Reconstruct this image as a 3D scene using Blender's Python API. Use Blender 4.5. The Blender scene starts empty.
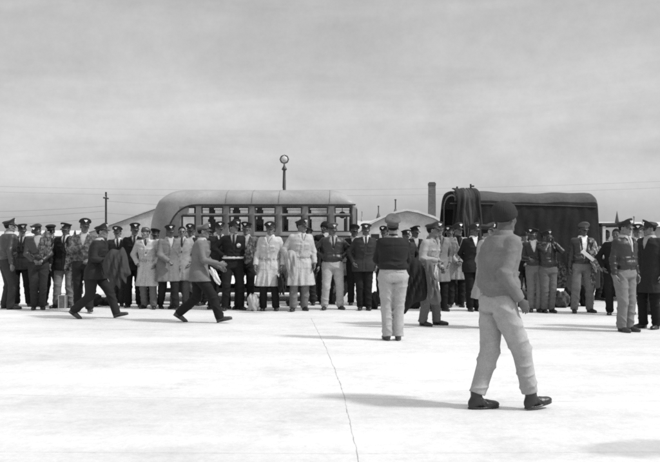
import bpy, math, random
import numpy as np
from mathutils import Matrix, Vector
C = bpy.context.scene.collection
R = math.radians
CAMZ, HOR, F = 1.47, 239.0, 800.0
f32 = np.float32

# ------------------------------------------------------------ placement: photo pixel -> world
def depth(fy): return F * CAMZ / (fy - HOR)
def wx(px, Y): return (px - 330.0) * Y / F
def wz(py, Y): return CAMZ - (py - HOR) * Y / F

# ------------------------------------------------------------ materials
_M = {}
def mat(v, kind='cloth', rough=.85, sc=1.0, v2=None, name=None):
    if kind in ('cloth', 'leather') and v < .1: v = v*.5
    key = (round(v, 3), kind, rough, sc, v2)
    if key in _M: return _M[key]
    m = bpy.data.materials.new(name or (kind + '_grey'))
    m.use_nodes = True
    nt = m.node_tree; N = nt.nodes; L = nt.links
    b = N['Principled BSDF']
    b.inputs['Roughness'].default_value = rough; b.inputs['Specular IOR Level'].default_value = .2 if kind in ('cloth','pattern','canvas') else .5
    tc = N.new('ShaderNodeTexCoord')
    def ramp(src, lo, hi, p0=.3, p1=.7):
        r = N.new('ShaderNodeMapRange'); r.inputs['From Min'].default_value = p0; r.inputs['From Max'].default_value = p1
        r.inputs['To Min'].default_value = lo; r.inputs['To Max'].default_value = hi
        L.new(src, r.inputs['Value']); return r.outputs['Result']
    def noise(scale, det=4, rough_=.6, vec=None):
        n = N.new('ShaderNodeTexNoise'); n.inputs['Scale'].default_value = scale; n.inputs['Detail'].default_value = det
        n.inputs['Roughness'].default_value = rough_
        L.new(vec or tc.outputs['Object'], n.inputs['Vector']); return n.outputs['Fac']
    def bump(h, s, d):
        bp = N.new('ShaderNodeBump'); bp.inputs['Strength'].default_value = s; bp.inputs['Distance'].default_value = d
        L.new(h, bp.inputs['Height']); L.new(bp.outputs['Normal'], b.inputs['Normal'])
    def mul(a, c):
        q = N.new('ShaderNodeMath'); q.operation = 'MULTIPLY'; L.new(a, q.inputs[0])
        if isinstance(c, float): q.inputs[1].default_value = c
        else: L.new(c, q.inputs[1])
        return q.outputs[0]
    if kind == 'cloth':
        a = noise(9 * sc, 5, .65); c = noise(60 * sc, 3)
        L.new(mul(ramp(a, v * .86, v * 1.14), ramp(c, .92, 1.08)), b.inputs['Base Color'])
        bump(noise(13 * sc, 5, .6), .4, .022)
    elif kind == 'leather':
        a = noise(12, 5, .7)
        L.new(ramp(a, v * .8, v * 1.3), b.inputs['Base Color'])
        bump(noise(13, 5, .6), .5, .02)
        b.inputs['Roughness'].default_value = rough
    elif kind == 'skin':
        at = N.new('ShaderNodeAttribute'); at.attribute_name = 'tint'
        a = noise(30, 3)
        L.new(mul(ramp(a, v * .85, v * 1.15), at.outputs['Fac']), b.inputs['Base Color'])
        b.inputs['Subsurface Weight'].default_value = 0.0
    elif kind == 'pattern':
        a = noise(19 * sc, 4, .6)
        r = ramp(a, v, v2 or .4, .42, .6)
        L.new(r, b.inputs['Base Color']); bump(noise(14, 5, .7), .9, .03)
    elif kind == 'paint':
        a = noise(1.5 * sc, 6, .7); c = noise(16 * sc, 5, .7)
        L.new(mul(ramp(a, v * .78, v * 1.15), ramp(c, .88, 1.08)), b.inputs['Base Color'])
        bump(c, .15, .01)
    elif kind == 'canvas':
        a = noise(2.0, 6, .7); c = noise(14, 5, .7)
        L.new(mul(ramp(a, v * .75, v * 1.25), ramp(c, .85, 1.15)), b.inputs['Base Color'])
        bump(noise(7, 6, .65), .35, .03)
    elif kind == 'siding':
        mp = N.new('ShaderNodeMapping'); mp.inputs['Scale'].default_value = (.02, .02, 1); L.new(tc.outputs['Object'], mp.inputs['Vector'])
        w = N.new('ShaderNodeTexWave'); w.bands_direction = 'Z'; w.inputs['Scale'].default_value = 1.1; w.inputs['Distortion'].default_value = .1
        L.new(mp.outputs['Vector'], w.inputs['Vector'])
        L.new(mul(ramp(w.outputs['Fac'], v * .72, v, .0, .15), ramp(noise(.6, 5, .7), .85, 1.1)), b.inputs['Base Color'])
    elif kind == 'brick':
        t = N.new('ShaderNodeTexBrick'); t.inputs['Scale'].default_value = 3.0
        t.inputs['Color1'].default_value = (v, v, v, 1); t.inputs['Color2'].default_value = (v * .75, v * .75, v * .75, 1)
        t.inputs['Mortar'].default_value = (v * 1.5, v * 1.5, v * 1.5, 1)
        mp = N.new('ShaderNodeMapping'); mp.inputs['Rotation'].default_value = (R(90), 0, 0)
        L.new(tc.outputs['Object'], mp.inputs['Vector']); L.new(mp.outputs['Vector'], t.inputs['Vector'])
        bw = N.new('ShaderNodeRGBToBW'); L.new(t.outputs['Color'], bw.inputs[0])
        L.new(mul(bw.outputs[0], ramp(noise(1.2, 5, .7), .7, 1.25)), b.inputs['Base Color'])
    elif kind == 'metal':
        b.inputs['Metallic'].default_value = 1.0; b.inputs['Base Color'].default_value = (v, v, v, 1)
    elif kind == 'concrete':
        geo = N.new('ShaderNodeNewGeometry'); pos = geo.outputs['Position']
        mp = N.new('ShaderNodeMapping'); mp.inputs['Scale'].default_value = (.35, 1.6, 1); L.new(pos, mp.inputs['Vector'])
        a = noise(.5, 7, .65, mp.outputs['Vector']); c = noise(9, 6, .7, pos); e = noise(.16, 3, .5, pos)
        x = mul(mul(ramp(a, .86, 1.1), ramp(c, .93, 1.06)), ramp(e, .9, 1.08))
        # dust specks
        sp = N.new('ShaderNodeTexVoronoi'); sp.inputs['Scale'].default_value = 5; L.new(pos, sp.inputs['Vector'])
        s_ = mul(ramp(sp.outputs['Distance'], .72, 1.0, .015, .05), ramp(noise(1.3, 8, .75, pos), .9, 1.02, .35, .5))
        # wide darker elliptical patch near the lower right of the apron
        q = N.new('ShaderNodeMapping'); q.vector_type = 'TEXTURE'
        q.inputs['Location'].default_value = (2.35, 5.62, 0); q.inputs['Scale'].default_value = (.62, .24, 1)
        L.new(pos, q.inputs['Vector'])
        ln = N.new('ShaderNodeVectorMath'); ln.operation = 'LENGTH'; L.new(q.outputs['Vector'], ln.inputs[0])
        w1 = N.new('ShaderNodeMath'); w1.operation = 'ADD'; L.new(ln.outputs['Value'], w1.inputs[0]); L.new(ramp(noise(2.5, 5, .6, pos), -.25, .25), w1.inputs[1])
        st = mul(ramp(w1.outputs[0], .72, 1.0, .8, 1.15), mul(ramp(noise(.9, 9, .8, pos), .86, 1., .33, .42), ramp(noise(26, 4, .7, pos), .93, 1.04)))
        L.new(mul(mul(mul(x, s_), st), float(v)), b.inputs['Base Color'])
        bump(c, .4, .012)
    else:
        b.inputs['Base Color'].default_value = (v, v, v, 1)
    _M[key] = m
    return m

def glass_mat():
    if 'glass' in _M: return _M['glass']
    m = bpy.data.materials.new('window_glass'); m.use_nodes = True
    N = m.node_tree.nodes; L = m.node_tree.links; N.remove(N['Principled BSDF'])
    t = N.new('ShaderNodeBsdfTransparent'); t.inputs[0].default_value = (.9, .9, .9, 1)
    g = N.new('ShaderNodeBsdfGlossy'); g.inputs['Roughness'].default_value = .08
    x = N.new('ShaderNodeMixShader'); fr = N.new('ShaderNodeFresnel'); fr.inputs[0].default_value = 1.45
    L.new(fr.outputs[0], x.inputs[0]); L.new(t.outputs[0], x.inputs[1]); L.new(g.outputs[0], x.inputs[2])
    L.new(x.outputs[0], N['Material Output'].inputs[0]); _M['glass'] = m
    return m

# ------------------------------------------------------------ object helpers
def tag(o, label=None, cat=None, group=None, kind=None):
    for k, v in (('label', label), ('category', cat), ('group', group), ('kind', kind)):
        if v: o[k] = v
    return o
def link(name, me, m=None, parent=None, M=None):
    o = bpy.data.objects.new(name, me); C.objects.link(o)
    if m is not None and len(me.materials) == 0: me.materials.append(m)
    if parent: o.parent = parent
    if M is not None: o.matrix_local = M
    return o
def empty(name, loc=(0, 0, 0), rz=0, s=1):
    o = bpy.data.objects.new(name, None); C.objects.link(o)
    o.empty_display_size = .1; o.location = loc; o.rotation_euler = (0, 0, rz); o.scale = (s, s, s)
    return o
def npmesh(name, V, Q, smooth=True, tint=None):
    me = bpy.data.meshes.new(name)
    V = np.asarray(V, f32); Q = np.asarray(Q, np.int32)
    me.vertices.add(len(V)); me.vertices.foreach_set('co', V.ravel())
    me.loops.add(Q.size); me.loops.foreach_set('vertex_index', Q.ravel())
    me.polygons.add(len(Q)); me.polygons.foreach_set('loop_start', np.arange(0, Q.size, Q.shape[1], dtype=np.int32))
    me.update(calc_edges=True)
    if smooth: me.polygons.foreach_set('use_smooth', np.ones(len(Q), bool))
    if tint is not None:
        a = me.attributes.new('tint', 'FLOAT', 'POINT'); a.data.foreach_set('value', np.asarray(tint, f32))
    return me
class MB:
    """collects boxes, tubes, prisms and lathes into one mesh"""
    def __init__(s): s.v = []; s.f = []; s.sm = []
    def add(s, vs, fs, smooth=False):
        n = len(s.v); s.v += [tuple(v) for v in vs]; s.f += [tuple(i + n for i in f) for f in fs]; s.sm += [smooth] * len(fs)
    def box(s, x0, x1, y0, y1, z0, z1, b=0.0):
        if b <= 0:
            s.add([(x0,y0,z0),(x1,y0,z0),(x1,y1,z0),(x0,y1,z0),(x0,y0,z1),(x1,y0,z1),(x1,y1,z1),(x0,y1,z1)],
                  [(0,3,2,1),(4,5,6,7),(0,1,5,4),(1,2,6,5),(2,3,7,6),(3,0,4,7)])
        else:
            def ring(x0, x1, y0, y1, z): return [(x0+b,y0,z),(x1-b,y0,z),(x1,y0+b,z),(x1,y1-b,z),(x1-b,y1,z),(x0+b,y1,z),(x0,y1-b,z),(x0,y0+b,z)]
            vs = ring(x0+b,x1-b,y0+b,y1-b,z0)+ring(x0,x1,y0,y1,z0+b)+ring(x0,x1,y0,y1,z1-b)+ring(x0+b,x1-b,y0+b,y1-b,z1)
            fs = [tuple(range(7,-1,-1)), tuple(range(24,32))]
            for r in range(3):
                for i in range(8): j=(i+1)%8; fs.append((r*8+i, r*8+j, r*8+8+j, r*8+8+i))
            s.add(vs, fs)
        return s
    def tube(s, pts, r, n=8, cap=True):
        pts = [Vector(p) for p in pts]; rs = r if isinstance(r, (list, tuple)) else [r]*len(pts)
        vs = []; ref = None
        for i, p in enumerate(pts):
            d = (pts[min(i+1,len(pts)-1)] - pts[max(i-1,0)]).normalized()
            if ref is None: ref = Vector((0,0,1)) if abs(d.z) < .9 else Vector((1,0,0))
            u = d.cross(ref).normalized(); w = d.cross(u)
            for k in range(n):
                a = 2*math.pi*k/n; vs.append(p + (u*math.cos(a) + w*math.sin(a))*rs[i])
        fs = []
        for i in range(len(pts)-1):
            for k in range(n): j=(k+1)%n; fs.append((i*n+k, i*n+j, (i+1)*n+j, (i+1)*n+k))
        s.add(vs, fs, True)
        if cap: s.add(vs[:n], [tuple(range(n-1,-1,-1))]); s.add(vs[-n:], [tuple(range(n))])
        return s
    def lathe(s, prof, c=(0,0,0), n=24, axis='z'):
        vs = []
        for (r, h) in prof:
            for k in range(n):
                a = 2*math.pi*k/n; p = (r*math.cos(a), r*math.sin(a), h)
                if axis == 'y': p = (p[0], p[2], p[1])
                if axis == 'x': p = (p[2], p[0], p[1])
                vs.append((p[0]+c[0], p[1]+c[1], p[2]+c[2]))
        fs = [(i*n+k, i*n+(k+1)%n, (i+1)*n+(k+1)%n, (i+1)*n+k) for i in range(len(prof)-1) for k in range(n)]
        s.add(vs, fs, True); return s
    def prism(s, poly, y0, y1):
        n = len(poly); vs = [(x, y0, z) for x, z in poly] + [(x, y1, z) for x, z in poly]
        fs = [tuple(range(n)), tuple(range(2*n-1, n-1, -1))] + [(i, i+n, (i+1)%n+n, (i+1)%n) for i in range(n)]
        s.add(vs, fs); return s
    def build(s, name, m, parent=None, M=None):
        me = bpy.data.meshes.new(name); me.from_pydata(s.v, [], s.f); me.update()
        me.polygons.foreach_set('use_smooth', s.sm)
        return link(name, me, m, parent, M)

# ------------------------------------------------------------ distance fields -> surface (surface nets)
def snet(V, o, h):
    S = V < 0
    nx, ny, nz = V.shape
    sl = lambda A, i, j, k: A[i:nx-1+i, j:ny-1+j, k:nz-1+k]
    c = np.zeros((nx-1, ny-1, nz-1), np.int8)
    for i in (0,1):
        for j in (0,1):
            for k in (0,1): c += sl(S, i, j, k)
    mask = (c > 0) & (c < 8)
    n = int(mask.sum()); idx = np.full(mask.shape, -1, np.int32); idx[mask] = np.arange(n)
    acc = np.zeros((n, 3), f32); cnt = np.zeros(n, f32)
    for a in ((0,0,0),(1,0,0),(0,1,0),(0,0,1),(1,1,0),(1,0,1),(0,1,1)):
        va = sl(V, *a)[mask]
        for ax in range(3):
            if a[ax]: continue
            b = list(a); b[ax] = 1
            vb = sl(V, *b)[mask]
            cr = (va < 0) != (vb < 0)
            t = np.where(cr, va / np.where(cr, va - vb, 1), 0)
            for q in range(3): acc[:, q] += np.where(cr, a[q] + (t if q == ax else 0), 0)
            cnt += cr
    ijk = np.argwhere(mask).astype(f32)
    P = (ijk + acc / cnt[:, None]) * h + np.asarray(o, f32)
    F_ = []
    A = S[:-1,1:-1,1:-1] != S[1:,1:-1,1:-1]; w = np.argwhere(A)
    def quad(w, cells, flip):
        q = np.stack([idx[c_[0], c_[1], c_[2]] for c_ in cells], 1)
        q[flip] = q[flip][:, ::-1]; F_.append(q)
    i, j, k = w.T; quad(w, [(i,j,k),(i,j+1,k),(i,j+1,k+1),(i,j,k+1)], ~S[i, j+1, k+1])
    A = S[1:-1,:-1,1:-1] != S[1:-1,1:,1:-1]; i, j, k = np.argwhere(A).T
    quad(w, [(i,j,k),(i,j,k+1),(i+1,j,k+1),(i+1,j,k)], ~S[i+1, j, k+1])
    A = S[1:-1,1:-1,:-1] != S[1:-1,1:-1,1:]; i, j, k = np.argwhere(A).T
    quad(w, [(i,j,k),(i+1,j,k),(i+1,j+1,k),(i,j+1,k)], ~S[i+1, j+1, k])
    return P, np.concatenate(F_)
def field(fn, lo, hi, h):
    ax = [np.arange(lo[q] - 2*h, hi[q] + 2.5*h, h, dtype=f32) for q in range(3)]
    X, Y, Z = np.meshgrid(*ax, indexing='ij')
    V = fn(X, Y, Z).astype(f32)
    for s in (0, -1): V[s,:,:] = 1; V[:,s,:] = 1; V[:,:,s] = 1
    return snet(V, (ax[0][0], ax[1][0], ax[2][0]), h)
def smin(a, b, k):
    h = np.clip(.5 + .5*(b-a)/k, 0, 1)
    return b + (a-b)*h - k*h*(1-h)
def smax(a, b, k): return -smin(-a, -b, k)
def wrk(X, Y, Z, ph, fq=60.):
    """irregular crease ridges, patchy, mostly across the limb"""
    a = math.cos(ph)*.45; b = math.sin(ph)*.45
    u = fq*(Z + a*X + b*Y) + 1.7*np.sin(13*X + 9*Z + 1.7*ph) + ph
    v = 11*Z - 15*X + 9*Y + 2.1*ph
    u2 = fq*.8*(Z - .9*a*X - .55*X*math.sin(2*ph) - b*Y) + 1.5*np.sin(12*Y - 8*Z + ph) + 3*ph
    return -((1-np.abs(np.sin(u*.5)))**2*np.clip(np.sin(v)+.15, 0, 1) + (1-np.abs(np.sin(u2*.5)))**2*np.clip(np.sin(1.3-v)+.15, 0, 1))
def cap(X, Y, Z, a, b, ra, rb, wr=0, lam=.06, ph=0, w0=0, w1=1, flat=None):
    ax, ay, az = [float(q) for q in a]; d = [float(b[i]) - float(a[i]) for i in range(3)]
    L2 = sum(q*q for q in d) + 1e-9; px, py, pz = X-ax, Y-ay, Z-az
    t = np.clip((px*d[0] + py*d[1] + pz*d[2]) / L2, 0, 1)
    r = ra + (rb-ra)*t
    qx, qy, qz = px - t*d[0], py - t*d[1], pz - t*d[2]
    D = np.sqrt(qx*qx + qy*qy + qz*qz) - r
    if wr:
        D = D + 2.7*wr*(w0 + (w1-w0)*t)*wrk(X, Y, Z, ph, 3.4/lam)
    return D
def ell(X, Y, Z, c, r):
    px, py, pz = (X-c[0]), (Y-c[1]), (Z-c[2])
    k0 = np.sqrt((px/r[0])**2 + (py/r[1])**2 + (pz/r[2])**2) + 1e-6
    k1 = np.sqrt((px/r[0]**2)**2 + (py/r[1]**2)**2 + (pz/r[2]**2)**2) + 1e-6
    return k0*(k0-1)/k1

# ------------------------------------------------------------ heads, hair, hands, shoes: built once, shared or merged
def head_field(v):
    fat, nose, jaw = v
    def fn(X, Y, Z):
        d = ell(X, Y, Z, (0,-.012,.03), (.076,.094,.088))
        AX = np.abs(X)
        d = smin(d, ell(X, Y, Z, (0,.022,-.035), (.057*fat,.066,.082)), .02)
        d = smin(d, cap(AX, Y, Z, (0,.062,-.098), (.012*jaw,.06,-.098), .018, .017), .02)
        d = smin(d, cap(AX, Y, Z, (.046*fat,.0,-.062), (.02,.055,-.097), .018, .014), .025)
        d = smin(d, cap(AX, Y, Z, (0,.078,.024), (.038,.066,.022), .013, .011), .012)
        d = smin(d, ell(AX, Y, Z, (.043*fat,.055,-.022), (.02,.018,.022)), .018)
        d = smax(d, -ell(AX, Y, Z, (.031,.098,.001), (.019,.018,.013)), .008)
        d = smin(d, ell(AX, Y, Z, (.031,.074,.002), (.014,.013,.0125)), .003)
        d = smin(d, cap(AX, Y, Z, (0,.086,.012), (0,.103*nose,-.027), .0075, .013), .008)
        d = smin(d, cap(AX, Y, Z, (.011,.093,-.031), (.015,.09,-.03), .009, .008), .006)
        d = smin(d, cap(AX, Y, Z, (0,.087,-.056), (.018,.08,-.058), .0075, .005), .006)
        d = smin(d, cap(AX, Y, Z, (0,.085,-.069), (.015,.079,-.067), .0085, .006), .006)
        d = smax(d, -cap(AX, Y, Z, (0,.097,-.0625), (.022,.088,-.062), .0035, .002), .003)
        e = ell(AX, Y, Z, (.078,-.012,-.003), (.011,.021,.033))
        e = smax(e, -ell(AX, Y, Z, (.088,-.008,.0), (.009,.012,.02)), .004)
        d = smin(d, e, .008)
        d = smin(d, cap(X, Y, Z, (0,-.022,-.05), (0,-.045,-.2), .056, .066), .025)
        return d
    return fn
HEADS = []
def build_heads(h=.0055):
    for v in ((1,1,1), (1.08,.98,1.3), (.93,1.03,.8)):
        V, Q = field(head_field(v), (-.1,-.12,-.26), (.1,.12,.13), h)
        t = np.ones(len(V)); ax = np.abs(V[:,0])
        eye = np.hypot(ax-.031, V[:,2]-.002)
        t = np.where((eye < .015) & (V[:,1] > .07), 1.0, t)
        t = np.where((ax > .012) & (ax < .05) & (np.abs(V[:,2]-.026+.15*np.abs(ax-.03)) < .0055) & (V[:,1] > .055), .35, t)
        t = np.where((ax < .022) & (np.abs(V[:,2]+.0625) < .012) & (V[:,1] > .078), .68, t)
        HEADS.append((V, Q, t))
def hair_mesh():
    def fn(X, Y, Z):
        d = ell(X, Y, Z, (0,-.014,.031), (.0815,.0985,.094))
        d = d + .0015*np.sin(X*310)*np.sin(Y*290)*np.sin(Z*330)
        pl = -(Z + .025 - .95*(Y + .03)) / 1.38
        d = smax(d, pl, .006)
        return smax(d, -ell(np.abs(X), Y, Z, (.09,-.008,-.01), (.03,.03,.04)), .005)
    V, Q = field(fn, (-.1,-.13,-.1), (.1,.11,.14), .006)
    return npmesh('hair', V, Q)
def eyes_mesh(parts):
    # small dark irises set in the eyeballs
    V = []; Q = []
    return
def hand_set(curl, splay=0., h=.0042):
    """right hand: wrist at origin, fingers towards -Z, palm facing -X, thumb towards +Y"""
    def fn(X, Y, Z):
        d = smin(ell(X, Y, Z, (0,0,-.048), (.017,.041,.052)), cap(X, Y, Z, (0,0,.05), (0,0,-.02), .029, .024), .02)
        for (y, z0, l) in ((.029,-.083,.072), (.0095,-.089,.082), (-.0105,-.087,.076), (-.029,-.078,.058)):
            p = np.array([0., y, z0 + .012]); a = curl*.35; sy = splay*y/.03
            q0 = p.copy()
            for k, (fl, da) in enumerate(((.45, curl*.5), (.30, curl*.75), (.25, curl*.55))):
                a += da
                q1 = q0 + l*fl*np.array([-math.sin(a), sy, -math.cos(a)])
                d = smin(d, cap(X, Y, Z, q0, q1, .0095 - .0012*k, .0085 - .0012*k), .004); q0 = q1
        t0 = (-.003, .024, -.028); t1 = (-.014 - .006*curl, .05, -.055); t2 = (-.022 - .02*curl, .052 - .008*curl, -.084)
        d = smin(d, cap(X, Y, Z, t0, t1, .015, .0115), .01)
        return smin(d, cap(X, Y, Z, t1, t2, .0105, .0085), .005)
    return field(fn, (-.11,-.055,-.2), (.03,.075,.06), h)
HANDS = {}
def build_hands():
    for k, c in (('relaxed', .45), ('grip', 1.35), ('open', .18)):
        V, Q = hand_set(c)
        HANDS[k, 1] = (V, Q)
        W = V.copy(); W[:,0] *= -1
        HANDS[k, -1] = (W, Q[:, ::-1].copy())
def shoe_mesh(boot=False, h=.006):
    def fn(X, Y, Z):
        d = ell(X, Y, Z, (0,.125,-.058), (.046,.088,.036))
        d = smin(d, ell(X, Y, Z, (0,-.028,-.045), (.036,.044,.05)), .02)
        d = smin(d, cap(X, Y, Z, (0,-.008 if not boot else .004,.03 if not boot else .055), (0,.002,-.03), .041 if not boot else .052, .044), .02)
        d = smin(d, cap(X, Y, Z, (0,.0,-.02), (0,.09,-.05), .036, .034), .03)
        d = d + .002*np.sin(Y*190 + Z*120)*(Y > .02)*(Y < .1)
        sole = np.maximum(ell(X, Y, Z, (0,.069,-.082), (.047,.144,.04)), np.abs(Z+.081)-.008)
        sole = smax(sole, -(.0 + np.abs(Y-.045) - .018 + 0*X) , .002) if False else sole
        d = smin(d, sole, .002)
        return np.maximum(d, -(Z + .0895))
    V, Q = field(fn, (-.07,-.09,-.09), (.07,.24,.22 if boot else .075), h)
    return npmesh('shoe', V, Q)

# ------------------------------------------------------------ caps
def grid_mesh(name, P, closed_u=True):
    nu, nv = P.shape[1], P.shape[0]
    Q = []
    for i in range(nv-1):
        for j in range(nu if closed_u else nu-1):
            k = (j+1) % nu
            Q.append((i*nu+j, i*nu+k, (i+1)*nu+k, (i+1)*nu+j))
    return P.reshape(-1, 3), Q
def cap_meshes(kind):
    n = 40; th = np.linspace(0, 2*np.pi, n, endpoint=False); s, c = np.sin(th), np.cos(th)   # theta 0 = front (+Y)
    out = {}
    fr = np.clip(c, 0, 1)
    sag = {'stiff': 0., 'soft': 1., 'crushed': 1.8}[kind]
    rings = []
    def ring(a, b, z, yo=0): rings.append(np.stack([a*s, b*c - .01 + yo, z + 0*s], 1))
    ring(.079,.098,.036); ring(.0835,.103,.038); ring(.084,.104,.07 + .012*fr)
    ring(.095,.113,.088 + .026*fr - .008*sag*(1-fr)); ring(.113,.126,.104 + .036*fr - .018*sag*(1-fr)**2 - .004*sag*np.cos(3*th+.6))
    ring(.117,.130,.113 + .040*fr - .022*sag*(1-fr)**2 - .005*sag*np.cos(3*th+.6)); ring(.108,.122,.122 + .040*fr - .018*sag*(1-fr)**2)
    ring(.085,.098,.124 + .024*fr - .006*sag); ring(.045,.052,.123 + .012*fr - .006*sag); ring(.006,.008,.121 + .004*fr - .004*sag)
    V, Q = grid_mesh('cap', np.array(rings))
    out['crown'] = npmesh('service_cap', V, Q)
    # visor
    m = 17; a = np.linspace(-1.12, 1.12, m); P = []
    for (k, dz) in ((0, 0), (.5, .001), (1, .0), (1, -.004), (.5, -.003), (0, -.004)):
        w = np.cos(a*.95)**.8
        ex = .058*k*w
        P.append(np.stack([(.084 + ex*.45)*np.sin(a), (.104)*np.cos(a) - .01 + ex, .046 + dz - .75*ex + .0*a], 1))
    V, Q = grid_mesh('v', np.array(P), False); out['visor'] = npmesh('visor', V, Q)
    # badge: an eagle-like plate, body with two raised wings
    pts = [(0,-.02),(.006,-.012),(.012,-.016),(.012,-.004),(.03,.004),(.034,.02),(.02,.016),(.008,.012),(.006,.022),(0,.026)]
    pts = pts + [(-x, z) for x, z in reversed(pts[1:-1])]
    mb = MB(); mb.prism([(x*.95, z*1.15 + .098) for x, z in pts], .124, .104)
    me = bpy.data.meshes.new('badge'); me.from_pydata(mb.v, [], mb.f); me.update(); out['badge'] = me
    # band strap
    mb = MB(); P = []
    for (dr, z) in ((.001,.043),(.004,.044),(.004,.056),(.001,.057)):
        P.append(np.stack([(.084+dr)*s, (.104+dr)*c - .01, z + 0*s], 1))
    V, Q = grid_mesh('b', np.array(P)); out['strap'] = npmesh('strap', V, Q)
    return out
def garrison_mesh():
    def fn(X, Y, Z):
        w = np.clip((Z-.03)/.1, 0, 1)
        rx = .086*(1-w**1.6*.93); ry = .108 - .008*w
        q = np.sqrt((X/rx)**2 + ((Y+.01)/ry)**2)
        d = (q-1)*np.minimum(rx, ry)*.8
        d = d - .004*((Z < .075 + .02*np.abs(Y)/.1) & (Z > .02))
        return np.maximum(np.maximum(d, .03-Z), Z-(.128 + .012*np.cos((Y+.01)*18)))
    V, Q = field(fn, (-.1,-.13,.02), (.1,.12,.15), .006)
    return npmesh('garrison_cap', V, Q)
def knit_mesh():
    def fn(X, Y, Z):
        d = ell(X, Y, Z, (0,-.03,.062), (.099,.118,.088))
        a = np.arctan2(X, Y+.02)
        d = smin(d, np.maximum(ell(X, Y, Z, (0,-.014,.04), (.099,.117,.12)), np.abs(Z-.022-.25*(Y))-.03), .008)
        d = d + .0016*np.sin(a*44)*(Z > -.02)
        pl = -(Z + .02 - .45*(Y + .03)) / 1.1
        return smax(d, pl, .006)
    V, Q = field(fn, (-.12,-.17,-.08), (.12,.12,.17), .0055)
    return npmesh('knit_cap', V, Q)

# ------------------------------------------------------------ posed people
TZ = [.80, .86, .95, 1.05, 1.15, 1.30, 1.40, 1.46, 1.50, 1.56]
TA = [.150,.160,.165,.148,.148,.168,.170,.135,.088,.060]
TB = [.105,.112,.115,.104,.106,.120,.112,.092,.074,.060]
ARMS = {  # wrist (x scaled by side), elbow pole, hand
 'down': ((.262,.035,.895), (.5,-1,0), 'relaxed'), 'loose': ((.275,.11,.915), (.8,-1,0), 'relaxed'),
 'pocket': ((.205,.10,.965), (1,-.7,0), 'relaxed'), 'hip': ((.185,.07,1.09), (1,-.35,.0), 'relaxed'),
 'front': ((.07,.27,1.02), (.9,-.5,-.4), 'grip'), 'clasp': ((.035,.235,.96), (.9,-.4,-.2), 'grip'),
 'back': ((.05,-.175,.98), (.9,-.2,0), 'relaxed'), 'swingf': ((.215,.33,1.02), (.4,-1,-.4), 'relaxed'),
 'swingb': ((.245,-.25,.975), (.4,-1,0), 'relaxed'), 'reach': ((.10,.50,1.20), (.3,-.3,-1), 'open'),
 'hold': ((.12,.27,1.13), (.7,-.6,-.7), 'grip'), 'chest': ((.0,.235,1.27), (.9,-.2,-.6), 'grip'),
 'carry': ((.27,.02,.90), (.6,-1,0), 'grip'), 'face': ((.06,.19,1.53), (.8,.1,-.9), 'grip'),
 'fg': ((.205,.10,.955), (.1,-1,0), 'relaxed'), 'clasp2': ((.05,.20,1.0), (1,-.1,-.1), 'grip'), 'cross': ((-.06,.22,1.17), (1,-.2,-.5), 'grip'),
}
STANCE = { # (ankle R, pitch, toe-out), (ankle L, ...), hip z
 'stand': ((.11,.03,.09,0,12), (-.11,-.03,.09,0,14), .925), 'wide': ((.17,.03,.09,0,16), (-.16,-.02,.09,0,18), .915),
 'close': ((.075,.0,.09,0,8), (-.08,.01,.09,0,10), .93), 'easeR': ((.16,.10,.09,0,22), (-.09,-.03,.09,0,8), .92),
 'easeL': ((.09,-.03,.09,0,8), (-.17,.09,.09,0,24), .92), 'mid': ((.13,.0,.09,0,6), (-.13,.0,.09,0,6), .925),
 'walkR': ((.08,.37,.105,13,4), (-.08,-.36,.16,-32,4), .852), 'walkL': ((.08,-.36,.16,-32,4), (-.08,.37,.105,13,4), .852),
 'stepR': ((.09,.22,.095,4,5), (-.09,-.22,.12,-18,5), .91), 'stepL': ((.09,-.22,.12,-18,5), (-.09,.22,.095,4,5), .91),
 'fg': ((.10,.25,.105,7,-10), (-.05,-.185,.092,0,-2), .905),
}
def rz2(x, y, a): return x*math.cos(a) - y*math.sin(a), x*math.sin(a) + y*math.cos(a)
def ik(a, b, l1, l2, pole):
    a, b, pole = Vector(a), Vector(b), Vector(pole)
    d = b - a; L = d.length; mx = (l1+l2)*.995
    if L > mx: b = a + d*(mx/L); d = b - a; L = mx
    x = (l1*l1 - l2*l2 + L*L) / (2*L); hgt = math.sqrt(max(l1*l1 - x*x, 0))
    n = d.normalized(); p = (pole - n*pole.dot(n)).normalized()
    return a + n*x + p*hgt, b
SH = {}
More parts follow.
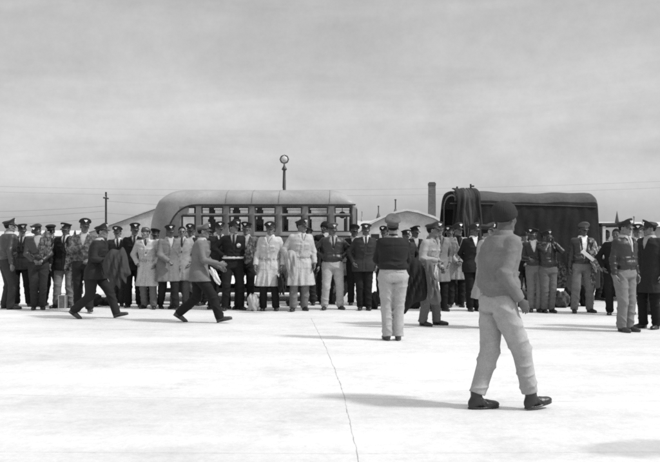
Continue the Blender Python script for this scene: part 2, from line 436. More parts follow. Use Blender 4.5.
def person(label, px, fy, az, h=1.78, top='a2', tc=.04, lc=.05, hat='soft', hc=.07, skin=.13, arms=('down','down'),
           stance='stand', head=(0,0), lean=0., twist=0., tie=None, shirt=.35, res=.0125, shoe=.03, boot=False, belt=None,
           badge=True, hands=None, group='airmen waiting along the edge of the apron', fat=1.0, topk='cloth', name='person',
           legk='cloth', specs=False, patch=False, tuck=False, hunch=0., hz_=1., jit=False, hair=True, x=None, Yd=None, seed=None):
    rs = random.Random(seed if seed is not None else label)
    Y = Yd or depth(fy); X0 = wx(px, Y) if x is None else x
    k = h / 1.78
    root = empty(name, (X0, Y, 0), R(az - 90), k)
    tag(root, label, 'person', group)
    st = STANCE[stance]; hz = st[2]; dz = hz - .92
    tl = math.tan(R(lean)); tw = R(twist); ph = rs.uniform(0, 6.28)
    sway = rs.uniform(-.045, .045) if jit else 0.; hs_ = -.35*sway
    if jit:
        if arms == ('down', 'down'): arms = rs.choice([('down','loose'),('pocket','down'),('down','pocket'),('loose','hip'),('back','back'),('clasp','clasp'),('down','down'),('front','down'),('loose','down')])
        if stance == 'stand': stance = rs.choice(['stand','easeR','easeL','wide','mid','easeL','easeR'])
        if not head[0]: head = (rs.uniform(-28, 28), head[1] + rs.uniform(-6, 5))
        if not twist: tw = R(rs.uniform(-14, 14))
        if not lean: tl = math.tan(R(rs.uniform(-2.5, 4)))
        k *= rs.uniform(.985, 1.02); root.scale = (k,)*3; root.rotation_euler.z += R(rs.uniform(-9, 9))
        fat *= rs.uniform(.96, 1.05); st = STANCE[stance]; hz = st[2]; dz = hz - .92
    def cxf(z): return hs_ + sway*np.maximum(z - .95, 0)*1.6
    def cyf(z): return tl*np.maximum(z - .95, 0) + .25*abs(tl)*np.maximum(z-1.3, 0) - hunch*np.sin(np.clip((z-1.0)/.45, 0, 1)*3.1416)
    def base(p):  # canonical upright point -> posed point
        x, y, z = p; w = tw*min(max((z-.95)/.4, 0), 1); x, y = rz2(x, y, w)
        return Vector((x + float(cxf(z)), y + float(cyf(z)), z + dz))
    sh = {1: base((.178, 0, 1.435)), -1: base((-.178, 0, 1.435))}
    elb, wri, hnd = {}, {}, {}
    for s, nm in ((1, arms[0]), (-1, arms[1])):
        w, pl, hk = ARMS[nm] if isinstance(nm, str) else nm
        t = base((w[0]*s, w[1], w[2])); p = rz2(pl[0]*s, pl[1], tw)
        elb[s], wri[s] = ik(sh[s], t, .29, .265, (p[0], p[1], pl[2])); hnd[s] = hk
    hip, kne, ank, fpit, fyaw = {}, {}, {}, {}, {}
    for s, q in ((1, st[0]), (-1, st[1])):
        hip[s] = Vector((.092*s + hs_, 0, hz))
        kne[s], ank[s] = ik(hip[s], q[:3], .435, .405, (q[4]*.012*s, 1, 0)); fpit[s] = q[3]; fyaw[s] = -q[4]*s
    nb = base((0, -.012, 1.49)); hc_ = base((0, .016, 1.645)); fat = fat*1.07
    Hm = Matrix.Translation(hc_) @ Matrix.Rotation(tw + R(head[0]), 4, 'Z') @ Matrix.Rotation(R(-lean*.0 + head[1]), 4, 'X')
    def torso(X, Y, Z, off=0., a_=None, b_=None, tz=None, folds=0., fk=9, n=2.35):
        z = Z - dz
        tz = tz or TZ
        a = np.interp(z, tz, a_ or TA).astype(f32)*fat + off; b = np.interp(z, tz, b_ or TB).astype(f32)*fat + off
        y = Y - cyf(z); w = tw*np.clip((z-.95)/.4, 0, 1); xx = X - cxf(z)
        x1 = xx*np.cos(w) + y*np.sin(w); y1 = -xx*np.sin(w) + y*np.cos(w)
        if folds:
            an = np.arctan2(y1, x1); g = np.clip((1.02 - z)/.4, 0, 1)
            f = 1 + folds*g*((1-np.abs(np.sin(.5*fk*an + ph + 1.5*z)))**1.5 - .35 + .45*np.sin((fk*1.7)*an + 2*ph + 2*np.sin(4*z)))
            a = a*f; b = b*f
        q = (np.abs(x1/a)**n + np.abs(y1/b)**n)**(1/n)
        return (q-1)*np.minimum(a, b)*.92, x1, y1, z, a, b
    # ---- the body: head and neck, core with arms and legs, two hands
    def core(X, Y, Z):
        d = torso(X, Y, Z, -.008)[0]; d = np.maximum(d, np.maximum(.90+dz-Z, Z-1.53-dz))
        for s in (1, -1):
            d = smin(d, cap(X, Y, Z, nb + Vector((0,0,-.04)), sh[s], .045, .05), .04)
            d = smin(d, cap(X, Y, Z, sh[s], elb[s], .048, .038), .02)
            d = smin(d, cap(X, Y, Z, elb[s], wri[s], .037, .026), .015)
            d = smin(d, cap(X, Y, Z, hip[s], kne[s], .07, .048), .02)
            d = smin(d, cap(X, Y, Z, kne[s], ank[s], .048, .03), .015)
        return d
    allp = [sh[1], sh[-1], elb[1], elb[-1], wri[1], wri[-1]]; lp = [kne[1], kne[-1], ank[1], ank[-1]]
    def bb(pts, m): return [min(p[i] for p in pts) - m for i in range(3)], [max(p[i] for p in pts) + m for i in range(3)]
    lo, hi = bb(allp + lp + [Vector((.16,.13,.9)), Vector((-.16,-.13,.9))], .07); hi[2] = 1.55+dz
    V, Q = field(core, lo, hi, .021); vs = [V]; qs = [Q]; ts = [np.ones(len(V))]; n = len(V)
    hv, hq, ht = HEADS[rs.randrange(3)]
    Ma = np.array(Hm, f32); W = hv @ Ma[:3,:3].T + Ma[:3,3]
    vs.append(W); qs.append(hq + n); ts.append(ht); n += len(W)
    for s in (1, -1):
        hv, hq = HANDS[hnd[s], s]
        d = (wri[s] - elb[s]).normalized(); za = -d
        lat = Vector(rz2(1, 0, tw) + (0,))
        if abs(lat.dot(za)) > .8: lat = Vector((0, 0, 1))*s
        if hnd[s] == 'grip' and abs(d.z) < .6: lat = Vector((0, 0, 1))*s + lat*.4
        xa = (lat - za*lat.dot(za)).normalized(); ya = za.cross(xa)
        B = np.array([[xa[i], ya[i], za[i]] for i in range(3)], f32)
        W = hv @ B.T + np.array(wri[s], f32)
        vs.append(W); qs.append(hq + n); ts.append(np.ones(len(W))); n += len(W)
    me = npmesh('body', np.concatenate(vs), np.concatenate(qs), True, np.concatenate(ts))
    link('body', me, mat(min(max(skin*.9, .065), .155), 'skin', .42), root)
    # ---- trousers
    def legs(X, Y, Z):
        d = torso(X, Y, Z, .012)[0]; d = smax(d, Z-(1.075+dz), .01); d = smax(d, (.84+dz)-Z, .05)
        for s in (1, -1):
            l = cap(X, Y, Z, hip[s] + Vector((.006*s, -.012, -.01)), kne[s], .104*fat, .082, .0045, .075, ph+s, .3, 1.)
            e = ank[s] + (ank[s]-kne[s]).normalized()*(.012 if not tuck else -.06)
            c2 = cap(X, Y, Z, kne[s], e, .081, .074 if not tuck else .068, .0055, .062, ph*2+s, 1.1, .8)
            nv = (e-kne[s]).normalized()
            pl = (X-e[0])*nv[0] + (Y-e[1])*nv[1] + (Z-e[2])*nv[2]
            pl = pl - .02
            l = smin(l, smax(c2, pl, .006), .015)
            d = smin(d, l, .022)
        # trouser crease and seat fold
        # side seams and slit back pockets, seat creases
        for s in (1, -1):
            d = d + .007*np.exp(-((Z-.985-dz+.04*(np.abs(X)-.08))/.006)**2)*(np.abs(X-.085*s) < .055)*(Y < -.03)
            d = d - .006*np.exp(-((Z-.985-dz-.016)/.012)**2)*(np.abs(X-.085*s) < .055)*(Y < -.03)
            d = d + .006*np.exp(-((Z-.83-dz-.25*np.abs(np.abs(X)-.02))/.012)**2)*(np.abs(X) < .12)*(Y < -.02)
        return d + .010*wrk(X, Y, Z, ph+2, 42)*np.clip((Z-.6)/.2, 0, 1)
    lo, hi = bb(lp + [Vector((.17,.13,.9)), Vector((-.17,-.13,.9))], .115); hi[2] = 1.09+dz; lo[2] = max(lo[2], .02)
    if top != 'coverall_full':
        V, Q = field(legs, lo, hi, res); link('trousers', npmesh('trousers', V, Q), mat(lc, legk), root)
    # ---- shirt
    zv = {'a2': 1.27, 'tunic': 1.30, 'trench': 1.36, 'coat': 1.30, 'shirt': 1.46, 'coverall': 1.38, 'open': 1.05}[top]
    if top != 'shirt':
        def shirt_f(X, Y, Z):
            d = np.maximum(torso(X, Y, Z, .004)[0], np.maximum(1.02+dz-Z, Z-(1.545+dz)))
            return smin(d, cap(X, Y, Z, nb + Vector((0,.004,-.02)), nb + Vector((0,.012,.045)), .066, .06), .012)
        lo, hi = bb([base((.17,.13,1.05)), base((-.17,-.13,1.05)), base((.17,.13,1.5)), base((-.17,-.13,1.5))], .03)
        V, Q = field(shirt_f, lo, hi, max(res, .0125)); link('shirt', npmesh('shirt', V, Q), mat(shirt, 'cloth', .8), root)
        if tie is not None:
            mb = MB(); f = [base((0, .088, 1.515)), base((0, .122, 1.44)), base((0, .138, 1.34)), base((0, .140, 1.2))]
            mb.tube(f, [.016, .019, .022, .026], 8); mb.build('tie', mat(tie, 'cloth', .7), root)
    # ---- jacket, tunic or coat
    bot = {'a2': .985, 'tunic': .79, 'trench': .50, 'coat': .60, 'shirt': 1.03, 'coverall': 1.0, 'open': .98}[top]
    off = {'a2': .03, 'tunic': .024, 'trench': .036, 'coat': .034, 'shirt': .018, 'coverall': .026, 'open': .032}[top]
    tz = [.45,.6] + TZ; ta = [.235,.21] + TA; tb = [.19,.17] + TB
    if top in ('trench', 'coat', 'tunic'):
        ta[2] = .178; ta[3] = .176; ta[4] = .170; tb[2] = .142; tb[3] = .132; tb[4] = .124
    if top in ('trench', 'coat'):
        ta[5] = .142 if top == 'trench' else .165
        if top == 'trench': tb[5] = .108; ta[4] = .160
    if top in ('a2', 'open', 'shirt'):
        tz = [.9,.985,1.02,1.035,1.06,1.11] + TZ[4:]; ta = [.14,.142,.142,.15,.163,.162] + TA[4:]; tb = [.10,.102,.102,.114,.127,.124] + TB[4:]
    sw = {'a2': .064, 'tunic': .059, 'trench': .07, 'coat': .068, 'shirt': .058, 'coverall': .062, 'open': .066}[top]
    def jack(X, Y, Z):
        d, x1, y1, z, a, b = torso(X, Y, Z, off, ta, tb, tz, (.13 if top == 'trench' else .06) if bot < .7 else (.025 if bot < .9 else 0), 7)
        d = d + .017*wrk(X, Y, Z, ph, 48)*np.clip(1.1-np.abs(z-1.12)/.16, .25, 1)
        # seams: yoke across the back, centre back, waistband; gathers above and below a belt
        bk_ = (y1 < 0)
        d = d + .004*np.exp(-((z-1.375+.06*np.abs(x1))/.008)**2)*bk_ + .003*np.exp(-(x1/.007)**2)*bk_
        if top in ('a2', 'open'): d = d + .007*np.exp(-((z-bot-.055)/.009)**2)
        if belt is not None: d = d - .006*np.sin(np.arctan2(y1, x1)*13 + ph + 2*np.sin(z*20))*np.exp(-((z-1.05)/.08)**2)
        # pockets, flaps and front placket
        fr = y1 > .03
        if top in ('a2', 'tunic', 'trench', 'open', 'coverall'):
            ax = np.abs(np.abs(x1)-.085)
            if top in ('a2', 'open'): pk = (ax < .055) & (z > 1.07) & (z < 1.19)
            else: pk = (ax < .05) & (z > 1.2) & (z < 1.32)
            d = d - .006*(pk & fr) - .005*(pk & fr & (z > (1.155 if top in ('a2','open') else 1.285)))
            if top in ('tunic', 'trench'): d = d - .007*((np.abs(np.abs(x1)-.11) < .07) & (z > .84) & (z < .98) & fr)
        if top != 'shirt': d = d - .007*((np.abs(x1-.012) < .016) & fr)
        if top in ('trench', 'coat'): d = d + .012*np.exp(-((x1-.06-.02*(1.2-z))/.012)**2)*fr*(z < 1.36)
        if bot < .9:
            for s in (1, -1): d = smin(d, cap(X, Y, Z, hip[s], kne[s], .125*fat, .108), .05)
        d = smax(d, (bot+dz) - Z, .008)
        d = smax(d, Z-(1.50+dz), .02)
        for s in (1, -1):
            d = smin(d, cap(X, Y, Z, nb + Vector((0,0,-.055)), sh[s] + Vector((0,0,-.005)), .062, sw*.97), .03)
            ar = cap(X, Y, Z, sh[s], elb[s], sw, sw*.86, .0045, .07, ph+s, .3, .8)
            nd = (wri[s]-elb[s]).normalized(); e = wri[s] - nd*.012
            fa = cap(X, Y, Z, elb[s], e, sw*.87, sw*.72, .005, .055, ph+2*s, 1.2, .5)
            pl = (X-e[0])*nd[0] + (Y-e[1])*nd[1] + (Z-e[2])*nd[2]
            d = smin(d, smin(ar, smax(fa, pl, .005), .028), .016)
        if top != 'shirt':
            # V opening
            zz = np.clip((z-zv)/.2, 0, 1.3); wv = (.014 + .062*zz) if top != 'open' else (.03+.05*zz)
            cut = np.maximum(np.abs(x1)-wv, np.maximum(zv - z, .02-y1))
            d = smax(d, -cut, .004)
            # lapels and collar
            for s in (1, -1):
                l0 = base((.018*s, .138+off*.4, zv+.01)); l1 = base((.078*s, .098+off*.6, 1.47)); l2 = base((.06*s, -.02, 1.535)); l3 = base((0, -.075, 1.545))
                lw = .017 if top != 'a2' else .013
                d = smin(d, cap(X, Y, Z, l0, l1, lw*.7, lw*1.25), .006)
                d = smin(d, cap(X, Y, Z, l1, l2, lw*1.25, lw), .008)
                d = smin(d, cap(X, Y, Z, l2, l3, lw, lw), .008)
        else:
            for s in (1, -1):
                d = smin(d, cap(X, Y, Z, base((.03*s, .07, 1.5)), base((.055*s, -.02, 1.535)), .014, .014), .006)
                d = smin(d, cap(X, Y, Z, base((.055*s, -.02, 1.535)), base((0, -.075, 1.54)), .014, .014), .006)
        return d
    m = .09; pts = allp + [base((.17,.15,bot)), base((-.17,-.15,bot)), base((0,.15,1.3)), base((0,-.15,1.5))]
    lo, hi = bb(pts, m)
    if bot < .9: lo[0] = min(lo[0], -.31); hi[0] = max(hi[0], .31); lo[1] = min(lo[1], -.27, kne[1].y-.1, kne[-1].y-.1); hi[1] = max(hi[1], .27, kne[1].y+.1, kne[-1].y+.1)
    lo[2] = min(lo[2], bot+dz-.03); hi[2] = max([1.60+dz] + [p.z+.09 for p in allp])
    V, Q = field(jack, lo, hi, res)
    nm = {'a2': 'leather_jacket', 'tunic': 'tunic', 'trench': 'trench_coat', 'coat': 'overcoat', 'shirt': 'shirt', 'coverall': 'coverall_top', 'open': 'jacket'}[top]
    if topk == 'leather': link(nm, npmesh(nm, V, Q), mat(tc, 'leather', .42), root)
    else: link(nm, npmesh(nm, V, Q), mat(tc, topk, v2=.14 if topk == 'pattern' else None), root)
    # ---- belt
    if belt is not None:
        zb = 1.055 if top not in ('shirt',) else 1.035
        def bf(X, Y, Z):
            d = torso(X, Y, Z, off + .009 + (.004 if top == 'a2' else 0), ta, tb, tz)[0]
            return smax(smax(d, np.abs(Z-zb-dz)-.022, .004), -(d+.02), .002)
        lo, hi = bb([base((.19,.16,1.03)), base((-.19,-.16,1.08))], .05)
        V, Q = field(bf, lo, hi, .01); link('belt', npmesh('belt', V, Q), mat(belt, 'cloth', .6), root)
        if top != 'shirt':
            bk = MB(); bk.box(-.028, .028, -.006, .006, -.024, .024, .004)
            bk.build('buckle', mat(.5, 'metal', .3), root, Matrix.Translation(base((0, .12 + off + .02, zb))) @ Matrix.Rotation(tw, 4, 'Z'))
    # ---- shoes
    key = 'boot' if boot else 'shoe'
    if key not in SH: SH[key] = shoe_mesh(boot)
    for s in (1, -1):
        Ms = Matrix.Translation(ank[s]) @ Matrix.Rotation(R(fyaw[s]), 4, 'Z') @ Matrix.Rotation(R(fpit[s]), 4, 'X')
        link(key, SH[key] if shoe == .03 else SH.setdefault((key, shoe), SH[key].copy()), None, root, Ms)
        o = C.objects[-1]
        if len(o.data.materials) == 0: o.data.materials.append(mat(shoe, 'leather', .35))
    # ---- hair and headgear
    if hair: link('hair', SH['hair'], None, root, Hm if hat != 'garrison' else Hm @ Matrix.Diagonal((.97, .97, .86, 1)))
    if hat in ('stiff', 'soft', 'crushed'):
        cm = SH['cap', hat]
        t = Hm @ Matrix.Rotation(R(rs.uniform(-8, 8)), 4, 'Y') @ Matrix.Rotation(R(rs.uniform(-4, 8)), 4, 'X')
        me = SH.get(('cm', hat, hc))
        if me is None: me = cm['crown'].copy(); me.materials.clear(); me.materials.append(mat(hc, 'cloth', .8)); SH['cm', hat, hc] = me
        co = link('service_cap', me, None, root, t @ Matrix.Diagonal((1, 1, hz_, 1)) @ Matrix.Translation((0, 0, -.02*(hz_ > 1))))
        link('visor', cm['visor'], None, co); link('strap', cm['strap'], None, co)
        if badge: link('badge', cm['badge'], None, co)
    elif hat in ('garrison', 'knit'):
        me = SH.get(('cm', hat, hc))
        if me is None: me = SH[hat].copy(); me.materials.clear(); me.materials.append(mat(hc, 'cloth', .9)); SH['cm', hat, hc] = me
        link('garrison_cap' if hat == 'garrison' else 'knit_cap', me, None, root, Hm @ Matrix.Rotation(R(8 if hat == 'garrison' else 0), 4, 'Y'))
    if specs:
        mb = MB()
        for s in (1, -1): mb.lathe([(.0001,.0),(.017,.0),(.019,.003),(.017,.006),(.0001,.006)], (.029*s, .092, .003), 14, 'y')
        mb.tube([(-.012,.097,.008),(.012,.097,.008)], .0025, 6)
        for s in (1, -1): mb.tube([(.046*s,.094,.008),(.08*s,.0,.008)], .002, 6)
        mb.build('sunglasses', mat(.02, 'plain', .15), root, Hm)
    if patch:
        mb = MB(); mb.lathe([(.0001,-.006),(.042,-.005),(.045,.0),(.042,.005),(.0001,.006)], (0,0,0), 20, 'y')
        mb.build('patch', mat(.5, 'pattern', v2=.15), root, Matrix.Translation(base((-.095, .125+off, 1.3))) @ Matrix.Rotation(tw + R(16), 4, 'Z'))
    root['_'] = 0; del root['_']
    return dict(root=root, wrist=wri, elbow=elb, base=base, k=k, X=X0, Y=Y, az=az, h=h, fy=fy)
def world_of(p, v):
    """a point given in a person's own frame -> world"""
    q = Matrix.Translation((p['X'], p['Y'], 0)) @ Matrix.Rotation(R(p['az']-90), 4, 'Z') @ Vector([c*p['k'] for c in v])
    return q

# ================================================================ light, sky, camera
S = bpy.context.scene
S.render.engine = 'CYCLES'
S.view_settings.view_transform = 'Standard'; S.view_settings.look = 'None'
S.view_settings.gamma = 1; S.view_settings.use_curve_mapping = False
S.view_settings.exposure = EXPO = 0.35
S.cycles.use_denoising = DENOISE = False
S.cycles.use_adaptive_sampling = False
S.cycles.filter_width = 1.9
S.cycles.sample_clamp_indirect = 2.0; S.cycles.sample_clamp_direct = 6.0; S.cycles.caustics_reflective = False; S.cycles.caustics_refractive = False
S.cycles.max_bounces = 6; S.cycles.transparent_max_bounces = 12
SUN_EL, SUN_AZ = 47, -20          # azimuth measured from +X towards +Y
w = bpy.data.worlds.new('World'); S.world = w; w.use_nodes = True
N = w.node_tree.nodes; L = w.node_tree.links
bg = N['Background']; bg.inputs['Strength'].default_value = .115
sky = N.new('ShaderNodeTexSky'); sky.sky_type = 'NISHITA'; sky.sun_disc = False
sky.sun_elevation = R(SUN_EL); sky.sun_rotation = R(90 - SUN_AZ)
sky.dust_density = 3.0; sky.air_density = 1.0
bw = N.new('ShaderNodeRGBToBW'); L.new(sky.outputs[0], bw.inputs[0])
tc = N.new('ShaderNodeTexCoord')
mp = N.new('ShaderNodeMapping'); mp.inputs['Scale'].default_value = (1.1, 1.1, 5.5); mp.inputs['Rotation'].default_value = (0, R(5), 0)
L.new(tc.outputs['Generated'], mp.inputs['Vector'])
n1 = N.new('ShaderNodeTexNoise'); n1.inputs['Scale'].default_value = 1.9; n1.inputs['Detail'].default_value = 8; n1.inputs['Roughness'].default_value = .55
n1.inputs['Distortion'].default_value = .5
L.new(mp.outputs[0], n1.inputs['Vector'])
mr = N.new('ShaderNodeMapRange'); mr.inputs['From Min'].default_value = .3; mr.inputs['From Max'].default_value = .72
mr.inputs['To Min'].default_value = .86; mr.inputs['To Max'].default_value = 1.26
L.new(n1.outputs['Fac'], mr.inputs['Value'])
# thin overcast: the veil evens out the sky's own gradient
ev = N.new('ShaderNodeMath'); ev.operation = 'POWER'; ev.inputs[1].default_value = .35; L.new(bw.outputs[0], ev.inputs[0])
ev2 = N.new('ShaderNodeMath'); ev2.operation = 'MULTIPLY'; ev2.inputs[1].default_value = SKYK = 2.38; L.new(ev.outputs[0], ev2.inputs[0])
ml = N.new('ShaderNodeMath'); ml.operation = 'MULTIPLY'; L.new(ev2.outputs[0], ml.inputs[0]); L.new(mr.outputs[0], ml.inputs[1])
sx = N.new('ShaderNodeSeparateXYZ'); L.new(tc.outputs['Generated'], sx.inputs[0])
hz = N.new('ShaderNodeMapRange'); hz.inputs['From Min'].default_value = 0.; hz.inputs['From Max'].default_value = .3
hz.inputs['To Min'].default_value = 1.18; hz.inputs['To Max'].default_value = 1.0; L.new(sx.outputs['Z'], hz.inputs['Value'])
zb_ = N.new('ShaderNodeMapRange'); zb_.inputs['From Min'].default_value = .3; zb_.inputs['From Max'].default_value = .9
zb_.inputs['To Min'].default_value = 1.; zb_.inputs['To Max'].default_value = 2.5; L.new(sx.outputs['Z'], zb_.inputs['Value'])
m2 = N.new('ShaderNodeMath'); m2.operation = 'MULTIPLY'; L.new(hz.outputs[0], m2.inputs[0]); L.new(zb_.outputs[0], m2.inputs[1])
m3 = N.new('ShaderNodeMath'); m3.operation = 'MULTIPLY'; n2 = N.new('ShaderNodeTexNoise'); n2.inputs['Scale'].default_value = 16; n2.inputs['Detail'].default_value = 9; n2.inputs['Roughness'].default_value = .8
L.new(tc.outputs['Generated'], n2.inputs['Vector'])
mr2 = N.new('ShaderNodeMapRange'); mr2.inputs['To Min'].default_value = .80; mr2.inputs['To Max'].default_value = 1.20; L.new(n2.outputs['Fac'], mr2.inputs['Value'])
mq = N.new('ShaderNodeMath'); mq.operation = 'MULTIPLY'; L.new(ml.outputs[0], mq.inputs[0]); L.new(mr2.outputs[0], mq.inputs[1])
L.new(mq.outputs[0], m3.inputs[0]); L.new(m2.outputs[0], m3.inputs[1])
L.new(m3.outputs[0], bg.inputs['Color'])
sl = bpy.data.lights.new('sun', 'SUN'); sl.energy = 2.7; sl.angle = R(5); sl.color = (1, 1, 1)
so = bpy.data.objects.new('sun', sl); C.objects.link(so)
sd = Vector((math.cos(R(SUN_EL))*math.cos(R(SUN_AZ)), math.cos(R(SUN_EL))*math.sin(R(SUN_AZ)), math.sin(R(SUN_EL))))
so.rotation_euler = sd.to_track_quat('Z', 'Y').to_euler(); so.location = (20, -10, 20)
cd = bpy.data.cameras.new('camera'); co = bpy.data.objects.new('camera', cd); C.objects.link(co); S.camera = co
co.location = (0, 0, CAMZ); co.rotation_euler = (R(90), 0, 0)
cd.sensor_width = 36; cd.lens = F/660*36; cd.shift_y = 8/660; cd.clip_end = 3000; cd.clip_start = .1

# ================================================================ ground
mb = MB(); mb.add([(-1500,-200,0),(1500,-200,0),(1500,2500,0),(-1500,2500,0)], [(0,1,2,3)])
tag(mb.build('ground', mat(.555, 'concrete', .9)), kind='structure')
mb = MB(); mb.add([(-1500,40,.004),(1500,36,.004),(1500,2500,.004),(-1500,2500,.004)], [(0,1,2,3)])
tag(mb.build('grass_field', mat(.24, 'paint', .95)), kind='structure')
def crack(pts, wd, name='crack'):
    rnd = random.Random(3); V = []; Q = []; P = []
    for i in range(len(pts)-1):
        (x0, y0), (x1, y1) = pts[i], pts[i+1]; n = max(2, int(math.hypot(x1-x0, y1-y0)/.07))
        for k in range(n):
            t = k/n; P.append((x0+(x1-x0)*t + .003*math.sin(len(P)*.55) + rnd.uniform(-.004,.004), y0+(y1-y0)*t))
    P.append(pts[-1])
    for i, (x, y) in enumerate(P):
        a = P[max(i-1,0)]; b = P[min(i+1,len(P)-1)]; dx, dy = b[0]-a[0], b[1]-a[1]; l = math.hypot(dx, dy)
        w_ = wd*rnd.uniform(.4, 1.3)*.5
        V += [(x-dy/l*w_, y+dx/l*w_, .004), (x+dy/l*w_, y-dx/l*w_, .004)]
    for i in range(len(P)-1): Q.append((2*i, 2*i+1, 2*i+3, 2*i+2))
    o = link(name, npmesh(name, V, Q, False), mat(.27, 'paint', .95)); tag(o, kind='structure'); return o
def gp(px, py): Y = depth(py); return (wx(px, Y), Y)
crack([gp(311,318), gp(318,332), gp(326,348), gp(335,370), gp(343,392), gp(349,418), gp(354,440), gp(361,470)], .0035, 'ground_crack')
crack([gp(-30,394), gp(100,397), gp(240,399), gp(345,398), gp(475,402), gp(700,401)], .003, 'slab_joint')
crack([gp(-30,327), gp(150,330), gp(330,333), gp(520,332), gp(700,329)], .006, 'slab_joint')
crack([gp(-30,452), gp(330,454), gp(700,452)], .002, 'slab_joint')

# ================================================================ background buildings
def P(px, py, Y): return (wx(px, Y), wz(py, Y))
def gable_building(name, pts, Y, dep, wallm, roofm, label, openings=(), cat='building', rim=.25, rimm=None, vents=()):
    """pts: photo outline of the gable from left eave over the ridge to the right eave"""
    x0 = wx(pts[0][0], Y); root = empty(name, (0, 0, 0)); tag(root, label, cat)
    out = [P(px, py, Y) for px, py in pts]
    mb = MB(); mb.prism([(out[0][0], 0)] + out + [(out[-1][0], 0)], Y + .3, Y + dep - .3); mb.build('wall', wallm, root)
    mb = MB(); t = rim
    V = []; 
    n = len(out)
    for yy in (Y, Y + dep):
        V += [(x, yy, z + .03) for x, z in out] + [(x, yy, z + .03 + t) for x, z in out]
    fs = []
    for i in range(n-1):
        a, b = i, i+1
        fs += [(a, b, b+n, a+n), (a+n, b+n, b+3*n, a+3*n), (a+3*n, b+3*n, b+2*n, a+2*n), (a+2*n, b+2*n, b, a)]
    fs += [(0, n, 3*n, 2*n), (n-1, 3*n-1, 4*n-1, 2*n-1)]
    mb.add(V, fs); mb.build('roof', roofm, root)
    for (a, b, c, d) in openings:
        X0, Z1 = P(a, b, Y); X1, Z0 = P(c, d, Y)
        fr = MB(); e = .14
        for q in ((X0-e, X1+e, Z1, Z1+e), (X0-e, X1+e, Z0-e, Z0), (X0-e, X0, Z0, Z1), (X1, X1+e, Z0, Z1)):
            fr.box(q[0], q[1], Y+.22, Y+.3, q[2], q[3])
        f = fr.build('window', mat(.5, 'paint', .6), root)
        pn = MB(); pn.box(X0, X1, Y+.25, Y+.299, Z0, Z1); pn.build('pane', mat(.02, 'plain', .15), f)
    return root
light = mat(.5, 'paint', .8); lightroof = mat(.75, 'paint', .7); grey = mat(.3, 'paint', .8); dk = mat(.12, 'paint', .8)
gable_building('hangar', [(84,234),(105,227),(148,211.5),(176,201.5),(200,196),(322,196.5),(336,222),(337,236)], 90, 30, light, mat(.55, 'paint', .7),
               'pale gabled hangar with light roof edge rising behind the back of the bus', rim=.14)
gable_building('hut', [(352,238),(366,227),(384,218),(396,213.5),(407,211.2),(418,213),(434,218.5),(449,226.5),(462,238)], 70, 25, light, mat(.62, 'paint', .6),
               'low pale hut with shallow arched roof between the bus and the covered truck', openings=((371,234,379.5,239.5),(441,234,447,240)), rim=.2)
# long low sheds along the horizon
def shed(px0, px1, ptop, peave, Y, dep, wv, rv, label):
    root = empty('shed'); tag(root, label, 'shed')
    x0, x1 = wx(px0, Y), wx(px1, Y); zt, ze = wz(ptop, Y), wz(peave, Y)
    mb = MB(); mb.box(x0+.3, x1-.3, Y+.4, Y+dep-.4, 0, ze); mb.build('wall', mat(wv, 'paint', .8), root)
    mb = MB(); zr = ze + (zt-ze)*1.0
    V = [(x0,Y,ze),(x1,Y,ze),(x1,Y+dep/2,zr),(x0,Y+dep/2,zr),(x1,Y+dep,ze),(x0,Y+dep,ze)]
    mb.add(V, [(0,1,2,3),(3,2,4,5),(0,3,5),(1,4,2),(0,5,4,1)]); mb.build('roof', mat(rv, 'paint', .8), root)
    return root
shed(352, 452, 219.5, 226, 110, 14, .3, .42, 'long grey-roofed shed seen just over the arched hut roof')
shed(598, 720, 221, 226.5, 100, 12, .33, .5, 'long low shed with pale roof beyond the right end of the covered truck')
shed(-60, 16, 231, 236, 120, 12, .3, .45, 'distant low shed behind the leftmost airman')
shed(22, 84, 230, 236, 100, 10, .35, .5, 'small pale shed between airmen left of the telegraph pole')
# chimney
Yc = 105; x0, x1 = wx(429, Yc), wx(435.8, Yc); zt = wz(182, Yc)
r = empty('chimney', ((x0+x1)/2, Yc+.5, 0)); tag(r, 'tall square brick chimney rising behind the hut near the truck', 'chimney')
hw = (x1-x0)/2; mb = MB()
V = []; 
for z, q in ((0, hw*1.12), (zt-.45, hw*.97)): V += [(-q,-q,z),(q,-q,z),(q,q,z),(-q,q,z)]
mb.add(V, [(0,1,5,4),(1,2,6,5),(2,3,7,6),(3,0,4,7),(4,5,6,7)]); mb.build('shaft', mat(.13, 'brick', .9), r)
mb = MB(); mb.box(-hw*1.06, hw*1.06, -hw*1.06, hw*1.06, zt-.45, zt-.12); mb.box(-hw*.85, hw*.85, -hw*.85, hw*.85, zt-.12, zt); mb.build('cap', mat(.09, 'brick', .9), r)
